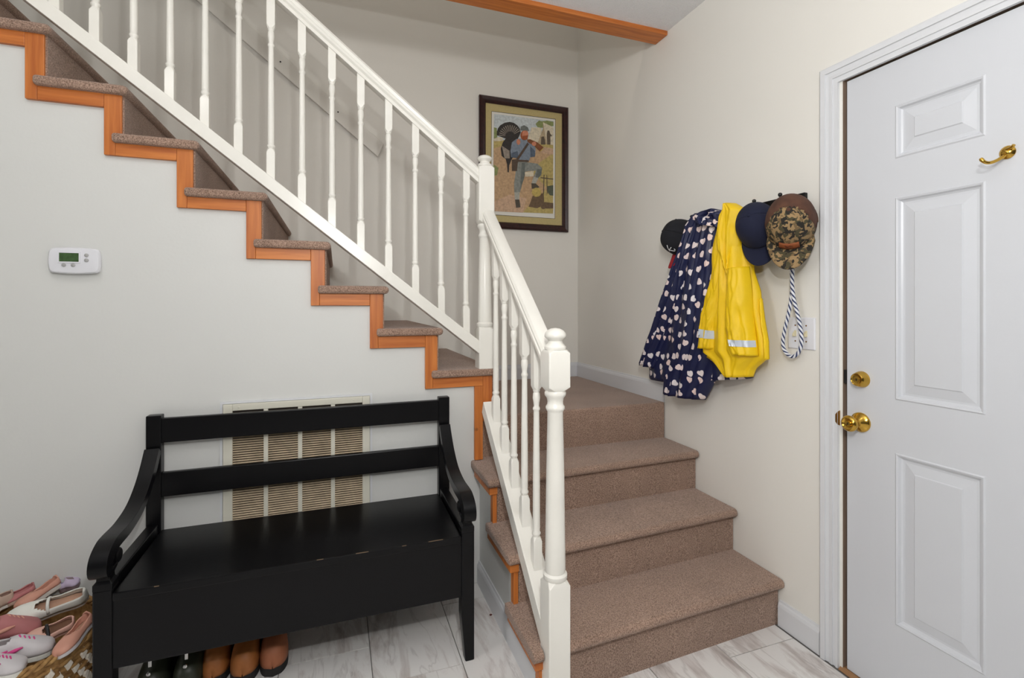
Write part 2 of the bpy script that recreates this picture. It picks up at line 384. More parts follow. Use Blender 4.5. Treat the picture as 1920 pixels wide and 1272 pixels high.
# ------------------------------------------------------------------ staircase: carpeted treads and risers
up = thing('upper_stair_flight', 'upper flight of brown carpeted steps climbing left behind the long white railing', 'staircase', (-1.8, 0.5, 0.75))
def slab_profile(x_back, x_front, z0, z1, y0, y1):
    r = (z1 - z0) / 2
    pts = [(x_back, z0), (x_back, z1)]
    for k in range(7):
        a = math.pi / 2 - math.pi * k / 6
        pts.append((x_front - r + r * math.cos(a), (z0 + z1) / 2 + r * math.sin(a)))
    return MB().prism([(x, y0, z) for x, z in pts], (0, y1 - y0, 0))
for i in range(NS):
    obj('tread', slab_profile(TR[i + 1] - 0.026, TR[i] + 0.024, ZT[i] - 0.033, ZT[i], -0.036, YB - 0.002), 'carpet', up, smooth='auto', bevel=0.010, seg=3)
    zlo = ZL if i == 0 else ZT[i - 1]
    obj('riser', MB().box(TR[i] - 0.03, TR[i] + 0.006, -0.008, YB - 0.002, zlo - 0.03 if i else zlo, ZT[i] - 0.015), 'carpet', up)

low = thing('lower_stair_flight', 'lower flight of brown carpeted steps rising from the marble floor to the landing', 'staircase', (-0.5, -0.3, 0))
for k in range(3):
    z1 = RS * (k + 1); z0 = z1 - 0.036; nose = 0.032; r = 0.018
    def prof(x):
        yf = ry(k, x) - nose; yb = ry(k + 1, x) + 0.02
        pts = [(yb, z0), (yb, z1)]
        for q in range(7):
            a = math.pi / 2 + math.pi * q / 6
            pts.append((yf + r + r * math.cos(a), (z0 + z1) / 2 + r * math.sin(a)))
        return [Vector((x, y, z)) for y, z in pts]
    x_l = -1.084
    if k == 0:
        # first tread is notched around the newel post
        mb = MB().loft([prof(-0.97), prof(-0.003)])
        def prof2(x):
            return [Vector((x, max(p.y, -0.722), p.z)) for p in prof(x)]
        mb.loft([prof(x_l), prof(-1.049)]); mb.loft([prof2(-1.052), prof2(-0.967)])
    else:
        mb = MB().loft([prof(x_l), prof(-0.003)])
    obj('tread', mb, 'carpet', low, smooth='auto', bevel=0.009, seg=3)
for k in range(3):
    z0 = RS * k - (0.02 if k else 0); z1 = RS * (k + 1) - (0.012 if k < 3 else 0.0495)
    xl = -1.036
    ring = lambda x: [Vector((x, ry(k, x), z0)), Vector((x, ry(k, x) + 0.03, z0)), Vector((x, ry(k, x) + 0.03, z1)), Vector((x, ry(k, x), z1))]
    obj('riser', MB().loft([ring(xl if k < 3 else -1.03), ring(-0.003)]), 'carpet', low)
obj('landing', MB().box(-1.03, -0.003, YR[3], YB - 0.002, 3 * RS - 0.02, ZL), 'carpet', low, bevel=0.012, seg=4)

# pine trim boards along the stringer
pt = thing('stair_trim', 'stepped orange pine boards edging the white wall under the upper flight', 'wood trim', (-1.8, -0.008, 0.9))
for i in range(NS):
    zb = ZB[i - 1] if i else None
    x1 = TR[i]; x0 = TR[i] - 0.053; ztop = ZT[i] - 0.031
    if i == 0:
        obj('board', MB().prism([(-1.031, -0.016, 0.74), (x1, -0.016, 0.76), (x1, -0.016, ztop), (-1.031, -0.016, ztop)], (0, 0.022, 0)), 'pine_upright', pt, bevel=0.0015)
        obj('board', MB().prism([(-1.070, -0.0155, 0.566), (-1.0315, -0.0155, 0.566), (-1.0315, -0.0155, ZB[0] - 0.0006), (-1.070, -0.0155, ZB[0] - 0.0006)], (0, 0.022, 0)), 'pine_upright', pt, bevel=0.0015)
        xr = -1.031
    else:
        pl = [(x0, zb), (x1 - 0.02, zb), (x1 - 0.02, ZT[i - 1] - 0.02), (x1, ZT[i - 1] - 0.02), (x1, ztop), (x0, ztop)]
        obj('board', MB().prism([(x, -0.016, z) for x, z in pl], (0, 0.022, 0)), 'pine_upright', pt, bevel=0.0015)
        xr = x0
    xl = TR[i + 1] - 0.0195
    obj('board', MB().box(xl, xr - 0.0006, -0.0155, 0.006, ZB[i], ztop), 'pine_long', pt, bevel=0.0015)
# and on the side of the lower flight
pl2 = thing('lower_stair_trim', 'narrow orange pine strips edging the left side of the lower carpeted steps', 'wood trim', (XS, -0.35, 0.1))
for k in range(3):
    ya, yb = ry(k, XS), ry(k + 1, XS)
    z1 = RS * (k + 1) - 0.034
    obj('board', MB().box(XS - 0.014, XS + 0.004, ya - 0.004, ya + 0.026, RS * k if k == 0 else RS * k - 0.004, z1 - 0.0345), 'pine_upright', pl2, bevel=0.0015)
    obj('board', MB().box(XS - 0.030, XS + 0.004, ya - 0.012, min(yb + 0.02, -0.017), z1 - 0.034, z1 - 0.003), 'pine_long', pl2, bevel=0.0015)

# ------------------------------------------------------------------ railings
def baluster_mesh(H):
    mb = MB(); s = 0.0155
    def sq(z, h=s): return [Vector((-h, -h, z)), Vector((h, -h, z)), Vector((h, h, z)), Vector((-h, h, z))]
    def oct_(z, h, c):   # square with cut corners
        return [Vector(p + (z,)) for p in [(-h, -h + c), (-h + c, -h), (h - c, -h), (h, -h + c), (h, h - c), (h - c, h), (-h + c, h), (-h, h - c)]]
    zb, zt = 0.115, H - 0.14
    mb.loft([oct_(-0.045, s, 0.0015), oct_(zb - 0.014, s, 0.0015), oct_(zb, s * 0.80, s * 0.47)])
    prof = [(0.0115, zb - 0.002), (0.0125, zb + 0.005), (0.0150, zb + 0.009), (0.0150, zb + 0.014), (0.0118, zb + 0.019), (0.0128, zb + 0.03), (0.0122, zb + 0.2), (0.0100, zt - 0.080),
            (0.0098, zt - 0.074), (0.0125, zt - 0.070), (0.0125, zt - 0.064), (0.0092, zt - 0.058), (0.0105, zt - 0.045), (0.0130, zt - 0.030), (0.0118, zt - 0.014), (0.0098, zt - 0.010), (0.0122, zt - 0.006), (0.0122, zt + 0.002)]
    mb.lathe(prof, n=16)
    mb.loft([oct_(zt, s * 0.80, s * 0.47), oct_(zt + 0.012, s, 0.0015), oct_(H + 0.045, s, 0.0015)])
    me = mb.mesh('baluster', ['rail_paint'])
    for p in me.polygons: p.use_smooth = True
    me.set_sharp_from_angle(angle=math.radians(38))
    return me
def rail_prof(w, h):   # moulded hand rail cross section (side, up)
    return [(-w * 0.36, 0), (w * 0.36, 0), (w * 0.36, h * 0.22), (w * 0.50, h * 0.34), (w * 0.5, h * 0.50), (w * 0.43, h * 0.58), (w * 0.47, h * 0.78), (w * 0.36, h * 0.95), (w * 0.15, h), (-w * 0.15, h), (-w * 0.36, h * 0.95), (-w * 0.47, h * 0.78), (-w * 0.43, h * 0.58), (-w * 0.5, h * 0.50), (-w * 0.50, h * 0.34), (-w * 0.36, h * 0.22)]
def newel(c, zs, s, parent, label=None):
    # zs: cap top, cap brim, neck, base of cap, block top, block bottom, column bottom, base-block bottom
    x, y = c; t, br, nk, cb, bt, bb, cbm, z0 = zs
    def oc(z, h, k): return [Vector((x + a, y + b, z)) for a, b in [(-h, -h + k), (-h + k, -h), (h - k, -h), (h, -h + k), (h, h - k), (h - k, h), (-h + k, h), (-h, h - k)]]
    mb = MB().loft([oc(z0, s, 0.003), oc(cbm - 0.016, s, 0.003), oc(cbm, s * 0.82, s * 0.46)])
    obj('newel_base', mb, 'rail_paint', parent, smooth='auto', bevel=0.0015)
    mb = MB().loft([oc(bb, s * 0.80, s * 0.46), oc(bb + 0.014, s, 0.003), oc(bt - 0.010, s, 0.003), oc(bt, s * 0.86, s * 0.3)])
    obj('newel_block', mb, 'rail_paint', parent, smooth='auto', bevel=0.0015)
    q = s / 0.0365; H = bb - cbm
    prof = [(0.033, cbm - 0.003), (0.0375, cbm + 0.003), (0.0375, cbm + 0.014), (0.031, cbm + 0.020), (0.0325, cbm + 0.03), (0.0315, cbm + 0.15 * H), (0.0285, cbm + 0.55 * H), (0.0245, bb - 0.066),
            (0.0265, bb - 0.062), (0.030, bb - 0.056), (0.030, bb - 0.049), (0.0255, bb - 0.043), (0.0245, bb - 0.034), (0.027, bb - 0.022), (0.033, bb - 0.014), (0.034, bb - 0.006), (0.031, bb + 0.001)]
    obj('newel_column', MB().lathe([(r * q, z) for r, z in prof], (x, y, 0), n=32), 'rail_paint', parent, smooth='auto')
    k = (t - bt)
    cap = [(0.030, bt - 0.002), (0.034, bt + 0.03 * k), (0.0345, bt + 0.12 * k), (0.030, bt + 0.20 * k), (0.024, bt + 0.30 * k), (0.0215, bt + 0.40 * k), (0.025, bt + 0.47 * k), (0.0325, bt + 0.55 * k), (0.0345, bt + 0.64 * k), (0.0325, bt + 0.76 * k), (0.026, bt + 0.88 * k), (0.014, bt + 0.97 * k), (0.001, t)]
    obj('newel_cap', MB().lathe([(r * q, z) for r, z in cap], (x, y, 0), n=32), 'rail_paint', parent, smooth='auto')

UY = 0.007
ur = thing('upper_railing', 'long white railing with turned balusters along the upper flight', 'railing', (-1.016, UY, 0.98))
newel((-1.0165, UY), (1.962, 1.94, 1.93, 1.915, 1.9085, 1.642, 1.172, 0.975), 0.0368, ur)
zr = lambda x: 2.2436 - 0.793 * (x + 1.5746)          # underside of hand rail
zsb = lambda x: 1.0544 - 0.785 * (x + 1.0566)         # underside of shoe rail
def run_x(prof, f, x0, x1): return MB().loft([[Vector((x, UY + a, f(x) + b * 1.27)) for a, b in prof] for x in (x0, x1)])
obj('hand_rail', run_x(rail_prof(0.060, 0.057), zr, -1.045, -3.2), 'rail_paint', ur, smooth='auto')
obj('shoe_rail', run_x([(-0.035, 0), (0.035, 0), (0.035, 0.046), (-0.035, 0.046)], zsb, -1.05, -3.2), 'rail_paint', ur, bevel=0.002)
bm_up = baluster_mesh(0.737)
for i in range(18):
    x = -1.1062 - 0.11438 * i
    place('baluster', bm_up, (x, UY, zsb(x) + 0.058), ur)
LX = -1.0085
lr = thing('lower_railing', 'short white railing with five balusters and a mushroom-capped newel beside the lower steps', 'railing', (LX, -0.755, 0))
NC = (-1.0097, -0.7535)
newel(NC, (1.2000, 1.17, 1.15, 1.137, 1.1315, 1.0015, 0.412, 0.0), 0.0366, lr)
zlr = lambda y: 1.083 + 0.842 * (y + 0.688)           # underside of rail
zls = lambda y: 0.203 + 0.888 * (y + 0.705)           # underside of shoe
def run_y(prof, f, y0, y1): return MB().loft([[Vector((LX + a, y, f(y) + b * 1.3)) for a, b in prof] for y in (y0, y1)])
obj('hand_rail', run_y(rail_prof(0.060, 0.052), zlr, -0.722, -0.028), 'rail_paint', lr, smooth='auto')
# shoe rail, its upper end cut to a point against the trim
ys = -0.045
shoe = MB().loft([[Vector((LX - 0.037, -0.722, zls(-0.722))), Vector((LX + 0.034, -0.722, zls(-0.722))), Vector((LX + 0.034, -0.722, zls(-0.722) + 0.074)), Vector((LX - 0.037, -0.722, zls(-0.722) + 0.074))],
                  [Vector((LX - 0.037, ys, zls(ys))), Vector((LX + 0.034, ys, zls(ys))), Vector((LX + 0.034, ys - 0.022, zls(ys - 0.022) + 0.070)), Vector((LX - 0.037, ys - 0.022, zls(ys - 0.022) + 0.070))]])
obj('shoe_rail', shoe, 'rail_paint', lr, bevel=0.002)
bm_lo = baluster_mesh(0.764)
for y in (-0.1368, -0.2520, -0.3670, -0.4815, -0.5955):
    place('baluster', bm_lo, (LX, y, zls(y) + 0.056), lr)

# old hand-rail board on the back wall
dx, dz = 1.0, -0.80
p0 = Vector((-2.70, YB - 0.006, 3.225)); p1 = Vector((-1.415, YB - 0.006, 2.205))
hb = thing('wall_mounting_board', 'long beige painted board running diagonally up the back wall behind the balusters', 'board', (p1.x, YB, p1.z))
nrm = Vector((0.62, 0, 0.78))
mb = MB().prism([p0, p1, p1 + Vector((0.035, 0, 0.085)), p0 + Vector((0.035, 0, 0.085))], (0, -0.014, 0))
obj('board', mb, 'wall_beige', hb, bevel=0.002)
for t in (0.25, 0.55, 0.80):
    c = p0.lerp(p1, t) + Vector((0.02, -0.015, 0.045))
    obj('screw', MB().lathe([(0.004, 0.0), (0.0045, 0.002), (0.001, 0.003)], c, (0, -1, 0), 10), 'gap_dark', hb)

# ------------------------------------------------------------------ entry door, casing
DF = 0.006     # door face
door = None
def build_door():
    ya, yb = -0.957, -1.862
    y_c = [(-1.342, -1.112), (-1.712, -1.482)]           # panel columns (low y, high y)
    z_c = [(0.260, 0.804), (0.972, 1.612), (1.735, 1.903)]
    ys = sorted({yb, ya, *[v for c in y_c for v in c]}); zs = sorted({0.012, 2.046, *[v for c in z_c for v in c]})
    mb = MB()
    for i in range(len(ys) - 1):
        for j in range(len(zs) - 1):
            y0, y1, z0, z1 = ys[i], ys[i + 1], zs[j], zs[j + 1]
            if any(abs(c[0] - y0) < 1e-6 for c in y_c) and any(abs(c[0] - z0) < 1e-6 for c in z_c): continue
            mb.add([(DF, y0, z0), (DF, y1, z0), (DF, y1, z1), (DF, y0, z1)], [(0, 1, 2, 3)])
    mb.box(DF + 0.016, DF + 0.042, yb, ya, 0.012, 2.046)
    # edges
    mb.add([(DF, ya, 0.012), (DF, ya, 2.046), (DF + 0.016, ya, 2.046), (DF + 0.016, ya, 0.012)], [(0, 1, 2, 3)])
    mb.add([(DF, yb, 0.012), (DF, yb, 2.046), (DF + 0.016, yb, 2.046), (DF + 0.016, yb, 0.012)], [(0, 1, 2, 3)])
    d = struct('door_1', mb, 'door_paint')
    for (y0, y1) in y_c:
        for (z0, z1) in z_c:
            loops = []
            for ins, dep in [(0, 0), (0.004, -0.003), (0.009, -0.001), (0.013, 0.006), (0.018, 0.009), (0.024, 0.009), (0.052, 0.0035), (0.055, 0.0005)]:
                loops.append([Vector((DF + dep, a, b)) for a, b in [(y0 + ins, z0 + ins), (y1 - ins, z0 + ins), (y1 - ins, z1 - ins), (y0 + ins, z1 - ins)]])
            m2 = MB(); m2.loft(loops, cap=False)
            m2.add(loops[-1], [(0, 1, 2, 3)])
            obj('panel', m2, 'door_paint', d)
    return d
door = build_door()
# knob and deadbolt
def knobset():
    p = at(1614, 795, 'X', DF); p.x = DF
    c = (p.x, p.y, 0.876)
    k = obj('door_knob', MB().lathe([(0.033, 0), (0.033, 0.004), (0.030, 0.008), (0.021, 0.013), (0.0135, 0.018), (0.0115, 0.026), (0.0125, 0.034), (0.020, 0.040), (0.0255, 0.047), (0.0270, 0.054), (0.0255, 0.060), (0.021, 0.064), (0.019, 0.0645), (0.0135, 0.0615), (0.011, 0.061), (0.0095, 0.064), (0.001, 0.0645)], c, (-1, 0, 0), 32), 'brass', door, smooth='auto', label='polished brass door knob')
    obj('keyhole', MB().box(c[0] - 0.0655, c[0] - 0.0640, c[1] - 0.001, c[1] + 0.001, c[2] - 0.004, c[2] + 0.004), 'gap_dark', k)
    p = at(1616, 712, 'X', DF)
    c = (DF, p.y, 1.0215)
    k = obj('deadbolt', MB().lathe([(0.0275, 0), (0.0275, 0.004), (0.0265, 0.008), (0.0215, 0.025), (0.0195, 0.027), (0.0175, 0.0255), (0.0100, 0.0255), (0.0095, 0.027), (0.001, 0.0272)], c, (-1, 0, 0), 32), 'brass', door, smooth='auto', label='round brass deadbolt')
    obj('keyhole', MB().box(c[0] - 0.0285, c[0] - 0.0268, c[1] - 0.001, c[1] + 0.001, c[2] - 0.004, c[2] + 0.004), 'gap_dark', k)
knobset()
def door_hook():
    p = at(1890, 286, 'X', DF); y, z = p.y, p.z
    base = MB().lathe([(0.017, 0), (0.0175, 0.003), (0.015, 0.006), (0.009, 0.010), (0.004, 0.012), (0.001, 0.0125)], (DF, y, z), (-1, 0, 0), 24)
    h = obj('coat_hook', base, 'brass', door, smooth='auto', label='brass coat hook screwed to the door')
    pts = []
    for t in range(15):
        u = t / 14
        pts.append((DF - 0.006 - 0.05 * math.sin(u * math.pi * 0.52), y + 0.010 * u + 0.02 * u, z - 0.006 - 0.026 * math.sin(u * math.pi * 0.80) + 0.008 * u))
    obj('prong', MB().tube(pts, [0.0042] * 12 + [0.0046, 0.0052, 0.004], 12), 'brass', h, smooth='auto')
    obj('prong', MB().tube([(DF - 0.008, y, z + 0.006), (DF - 0.012, y - 0.010, z + 0.007), (DF - 0.016, y - 0.017, z + 0.009), (DF - 0.018, y - 0.020, z + 0.012)], 0.004, 10), 'brass', h, smooth='auto')
door_hook()
# casing (colonial profile) mitred at the head
CP = [(0.0, 0.0), (0.0, 0.011), (0.008, 0.012), (0.009, 0.008), (0.018, 0.009), (0.019, 0.013), (0.030, 0.0125), (0.031, 0.010), (0.042, 0.013), (0.043, 0.018), (0.058, 0.020), (0.066, 0.013), (0.066, 0.0)]
yi, zi, yj = -0.9345, 2.0515, -1.882
def cas_ring(kind):
    out = []
    for a, t in CP:      # a: distance from the inner edge
        if kind == 'a': out.append(Vector((-t, yi + a, 0.0)))
        if kind == 'b': out.append(Vector((-t, yi + a, zi + a)))
        if kind == 'c': out.append(Vector((-t, yj - a, zi + a)))
        if kind == 'd': out.append(Vector((-t, yj - a, 0.0)))
    return out
tr2 = struct('trim_2', MB().loft([cas_ring(k) for k in 'abcd']), 'white_trim', smooth='auto')
jm = MB().box(0.001, 0.055, -0.9455, -0.9365, 0.0, DZ).box(0.001, 0.055, DY1 - 0.01, -0.9365, 2.0535, 2.066)
obj('door_jamb', jm, 'jamb_wood', tr2)
obj('weather_strip', MB().box(0.020, 0.030, -0.9565, -0.9455, 0.0, 2.05), 'gap_dark', tr2)
obj('strike_plate', MB().loft([[Vector((0.004 + 0.0 * s, -0.9362 + 0.0, 0.876 + h)) , Vector((-0.010 + 0.0 * s, -0.9335 + 0.012 * 0, 0.876 + h * 0.8)), Vector((-0.016, -0.9310, 0.876 + h * 0.45))] for s, h in ((0, -0.028), (0, 0.028))], cap=False, closed=False), 'brass_dull', tr2, solid=0.002)
obj('deadbolt_slot', MB().box(0.004, 0.018, -0.9563, -0.9460, 1.000, 1.046), 'gap_dark', tr2)
obj('threshold', MB().prism([(-0.012, -0.937, 0.0), (0.06, -0.937, 0.0), (0.06, -0.937, 0.010), (0.004, -0.937, 0.010)], (0, -0.94, 0)), 'threshold_wood', tr2)

# ------------------------------------------------------------------ light switch plate
a = at(1480, 596, 'X', 0); b_ = at(1530, 596, 'X', 0)
sy0, sy1, sz0, sz1 = -0.8445, -0.7285, 1.1035, 1.2245
sw = thing('light_switch_plate', 'white two-gang light switch plate on the wall behind the rope leash', 'light switch', (0, (sy0 + sy1) / 2, sz0))
obj('plate', MB().loft([[Vector((x, a_, c_)) for a_, c_ in [(sy0 + i, sz0 + i), (sy1 - i, sz0 + i), (sy1 - i, sz1 - i), (sy0 + i, sz1 - i)]] for x, i in [(-0.0005, 0), (-0.003, 0.0005), (-0.006, 0.004)]]), 'plastic_white', sw, bevel=0.001)
for yc in (-0.7635, -0.8095):
    zc = (sz0 + sz1) / 2
    t = obj('toggle', MB().loft([[Vector((-0.005, yc + a_, zc + c_)) for a_, c_ in [(-0.005, -0.012), (0.005, -0.012), (0.005, 0.012), (-0.005, 0.012)]], [Vector((-0.018, yc + a_, zc + c_)) for a_, c_ in [(-0.004, -0.012), (0.004, -0.012), (0.004, -0.004), (-0.004, -0.004)]]]), 'plastic_ivory', sw, bevel=0.0008)
    for dz_ in (-0.030, 0.030):
        obj('screw', MB().lathe([(0.003, 0), (0.003, 0.001), (0.001, 0.0016)], (-0.006, yc, zc + dz_), (-1, 0, 0), 10), 'brass_dull', sw)

# ------------------------------------------------------------------ thermostat
tx0, tx1, tz0, tz1 = -2.5985, -2.4595, 1.386, 1.4695
th = thing('thermostat', 'white wall thermostat with green screen and four grey buttons', 'thermostat', (-2.529, 0, tz0))
def rr(x0, x1, z0, z1, y, r=0.009, bow=0.005, n=5):
    pts = []
    for cx_, cz_, a0 in [(x1 - r, z1 - r, 0), (x0 + r, z1 - r, 90), (x0 + r, z0 + r, 180), (x1 - r, z0 + r, 270)]:
        for k in range(n + 1):
            a_ = math.radians(a0 + 90 * k / n); pts.append([cx_ + r * math.cos(a_), cz_ + r * math.sin(a_)])
    fine = []
    for a2, b3 in zip(pts, pts[1:] + pts[:1]):
        m_ = 10 if math.hypot(b3[0] - a2[0], b3[1] - a2[1]) > 0.02 else 1
        fine += [[a2[0] + (b3[0] - a2[0]) * q / m_, a2[1] + (b3[1] - a2[1]) * q / m_] for q in range(m_)]
    pts = fine
    xm, zm = (x0 + x1) / 2, (z0 + z1) / 2
    out = []
    for x, z in pts:
        s = (x - xm) / (x1 - x0) * 2; q = (z - zm) / (z1 - z0) * 2
        out.append(Vector((x + bow * (1 - q * q) * (1 if s > 0 else -1) * (abs(s) > 0.8), y, z + bow * (1 - s * s) * (1 if q > 0 else -1) * (abs(q) > 0.8))))
    return out
obj('body', MB().loft([rr(tx0 + 0.004, tx1 - 0.004, tz0 + 0.004, tz1 - 0.004, -0.0005), rr(tx0 + 0.004, tx1 - 0.004, tz0 + 0.004, tz1 - 0.004, -0.010), rr(tx0, tx1, tz0, tz1, -0.011), rr(tx0, tx1, tz0, tz1, -0.020), rr(tx0 + 0.004, tx1 - 0.004, tz0 + 0.004, tz1 - 0.004, -0.026), rr(tx0 + 0.010, tx1 - 0.010, tz0 + 0.009, tz1 - 0.009, -0.0272)]), 'plastic_white', th, smooth='auto')
def screen_mat():
    m = mat('lcd_green', (70, 96, 60), 0.25, var=0.22, vscale=70)
    return 'lcd_green'
screen_mat()
mat('lcd_digit', (92, 116, 74), 0.3)
sx0, sx1, sz0_, sz1_ = -2.5690, -2.5135, 1.4235, 1.4540
fr = MB()
for x0, x1, z0, z1 in [(sx0 - 0.004, sx0, sz0_ - 0.004, sz1_ + 0.004), (sx1, sx1 + 0.004, sz0_ - 0.004, sz1_ + 0.004), (sx0, sx1, sz1_, sz1_ + 0.004), (sx0, sx1, sz0_ - 0.004, sz0_)]:
    fr.box(x0, x1, -0.0300, -0.0270, z0, z1)
obj('bezel', fr, 'plastic_white', th)
sc_ = obj('screen', MB().box(sx0, sx1, -0.0285, -0.0270, sz0_, sz1_), 'lcd_green', th)
for x, z in [(-2.4920, 1.4475), (-2.4920, 1.4300), (-2.5560, 1.4115), (-2.5300, 1.4115)]:
    obj('button', MB().lathe([(0.0062, 0), (0.0062, 0.0022), (0.0048, 0.0034), (0.001, 0.0036)], (x, -0.0275, z), (0, -1, 0), 18), 'plastic_grey', th, smooth='auto')

# ------------------------------------------------------------------ return-air grille
gx0, gx1, gz0, gz1 = -2.0735, -1.5275, 0.335, 0.886
gr = thing('return_air_grille', 'cream metal return-air grille on the white wall behind the black bench', 'air grille', ((gx0 + gx1) / 2, 0, gz0))
ix0, ix1, iz0, iz1 = gx0 + 0.033, gx1 - 0.030, gz0 + 0.03, gz1 - 0.026
obj('back_panel', MB().box(ix0, ix1, -0.003, -0.0008, iz0, iz1), 'grille_dark', gr)
f = MB().box(gx0, ix0, -0.011, -0.0005, gz0, gz1).box(ix1, gx1, -0.011, -0.0005, gz0, gz1).box(ix0, ix1, -0.011, -0.0005, iz1, gz1).box(ix0, ix1, -0.011, -0.0005, gz0, iz0)
obj('frame', f, 'grille_cream', gr, bevel=0.002)
obj('wall_trim', MB().box(gx0 - 0.010, gx0 - 0.0015, -0.006, -0.0005, gz0 - 0.01, gz1 + 0.010).box(gx1 + 0.0015, gx1 + 0.010, -0.006, -0.0005, gz0 - 0.01, gz1 + 0.010).box(gx0 - 0.0015, gx1 + 0.0015, -0.006, -0.0005, gz1 + 0.0015, gz1 + 0.010), 'white_trim', gr)
wcol = (ix1 - ix0 - 3 * 0.016) / 4
for c in range(4):
    x0 = ix0 + c * (wcol + 0.016)
    if c < 3: obj('mullion', MB().box(x0 + wcol, x0 + wcol + 0.016, -0.0105, -0.002, iz0, iz1), 'grille_cream', gr, bevel=0.001)
    sl = MB(); n = int((iz1 - iz0) / 0.0092)
    for k in range(n):
        z = iz0 + 0.003 + k * 0.0092
        sl.add([(x0, -0.0095, z), (x0 + wcol, -0.0095, z), (x0 + wcol, -0.0035, z + 0.0040), (x0, -0.0035, z + 0.0040), (x0, -0.0088, z - 0.0005), (x0 + wcol, -0.0088, z - 0.0005), (x0 + wcol, -0.003, z + 0.0034), (x0, -0.003, z + 0.0034)],
               [(0, 1, 2, 3), (7, 6, 5, 4), (0, 4, 5, 1), (2, 6, 7, 3)])
    obj('slat_bank', sl, 'grille_slat', gr, kind='stuff')
for x in (gx0 + 0.055, gx1 - 0.065):
    obj('screw', MB().lathe([(0.0035, 0), (0.0035, 0.001), (0.001, 0.002)], (x, -0.011, gz1 - 0.013), (0, -1, 0), 10), 'grille_cream', gr)

# ------------------------------------------------------------------ picture
pic = thing('framed_print', 'framed print of a soldier carrying a turkey hanging on the stairwell wall', 'picture', (-0.42, YB, 1.79))
P = lambda x, y, Y: at(880 + x / 4.386, 160 + y / 4.386, 'Y', Y)      # picture detail coordinates -> point on its plane
fx0, fx1, fz0, fz1 = -0.752, -0.0865, 1.794, 2.693
YP = YB - 0.012
fm = MB(); w_ = 0.046
loops = []
for ins, y in [(0, YB - 0.001), (0, YB - 0.022), (0.010, YB - 0.030), (0.026, YB - 0.024), (0.036, YB - 0.026), (w_, YB - 0.016), (w_, YB - 0.006)]:
    loops.append([Vector((a_, y, c_)) for a_, c_ in [(fx0 + ins, fz0 + ins), (fx1 - ins, fz0 + ins), (fx1 - ins, fz1 - ins), (fx0 + ins, fz1 - ins)]])
fm.loft(loops, cap=False)
obj('frame', fm, 'frame_mahogany', pic)
obj('mat_board', MB().box(fx0 + 0.040, fx1 - 0.040, YB - 0.010, YB - 0.004, fz0 + 0.040, fz1 - 0.040), 'mat_board', pic)
PC = {'sky': (196, 204, 206), 'earth': (190, 158, 122), 'grass': (184, 166, 104), 'leaf': (136, 146, 92), 'tent': (214, 204, 180), 'tentdark': (178, 160, 130), 'man': (96, 84, 70), 'feather': (52, 48, 46), 'plume': (150, 140, 128),
      'coat': (126, 138, 152), 'coatdark': (86, 98, 114), 'skin': (204, 134, 104), 'hat': (112, 116, 112), 'strap': (86, 70, 58), 'trouser': (136, 140, 134), 'trousdark': (104, 110, 106), 'gaiter': (172, 172, 162), 'boot': (84, 76, 66), 'rifle': (128, 78, 46), 'keg': (190, 168, 96), 'log': (108, 88, 66), 'pot': (86, 92, 76), 'path': (198, 166, 138), 'hair': (156, 84, 48)}
for k, v in PC.items(): mat('print_' + k, v, 0.7, var=0.20, vscale=60)
names = list(PC); pr = MB()
LN = [0]
def ply(layer, col, pts):
    LN[0] += 1; Y = YB - 0.0118 - 0.00025 * layer - 0.0000035 * LN[0]
    pr.add([P(x, y, Y) for x, y in pts], [tuple(range(len(pts)))], names.index(col))
def ell(layer, col, cx_, cy_, rx, ry_, n=18): ply(layer, col, [(cx_ + rx * math.cos(2 * math.pi * k / n), cy_ + ry_ * math.sin(2 * math.pi * k / n)) for k in range(n)])
sheet = MB().add([P(x, y, YB - 0.0108) for x, y in [(185, 216), (706, 281), (702, 1096), (178, 1062)]], [(0, 1, 2, 3)])
border = MB().add([P(x, y, YB - 0.0104) for x, y in [(182, 212), (709, 277), (705, 1099), (175, 1066)]], [(0, 1, 2, 3)])
obj('border_line', border, 'ink_line', pic); obj('sheet', sheet, 'paper', pic)
ply(0, 'sky', [(203, 235), (693, 295), (691, 480), (200, 470)])
ply(1, 'grass', [(200, 452), (430, 450), (690, 478), (688, 1056), (196, 1036)])
ply(2, 'earth', [(200, 520), (300, 490), (430, 520), (690, 520), (690, 560), (600, 620), (500, 700), (640, 850), (480, 1000), (440, 1048), (196, 1036), (197, 700)])
ply(2, 'path', [(196, 960), (330, 900), (470, 930), (440, 1048), (196, 1036)])
ply(2, 'path', [(560, 500), (690, 520), (690, 570), (600, 560)])
ply(2, 'leaf', [(203, 345), (226, 352), (230, 430), (202, 440)]); ply(2, 'leaf', [(545, 318), (572, 290), (600, 296), (640, 290), (692, 300), (692, 335), (600, 350), (560, 345)])
ply(3, 'leaf', [(200, 650), (240, 680), (228, 740), (197, 745)]); ply(2, 'tent', [(203, 440), (240, 425), (275, 430), (275, 458), (203, 460)])
ply(3, 'tent', [(478, 452), (512, 345), (592, 350), (604, 482), (530, 480)]); ply(4, 'tentdark', [(560, 480), (604, 360), (606, 482)])
ply(4, 'tent', [(600, 480), (606, 304), (692, 345), (691, 492)]); ply(5, 'tentdark', [(606, 304), (640, 486), (600, 480)])
ply(6, 'man', [(592, 425), (612, 420), (622, 450), (626, 488), (588, 488)]); ply(6, 'man', [(642, 372), (658, 372), (664, 395), (682, 418), (666, 420), (668, 488), (640, 488), (636, 410)])
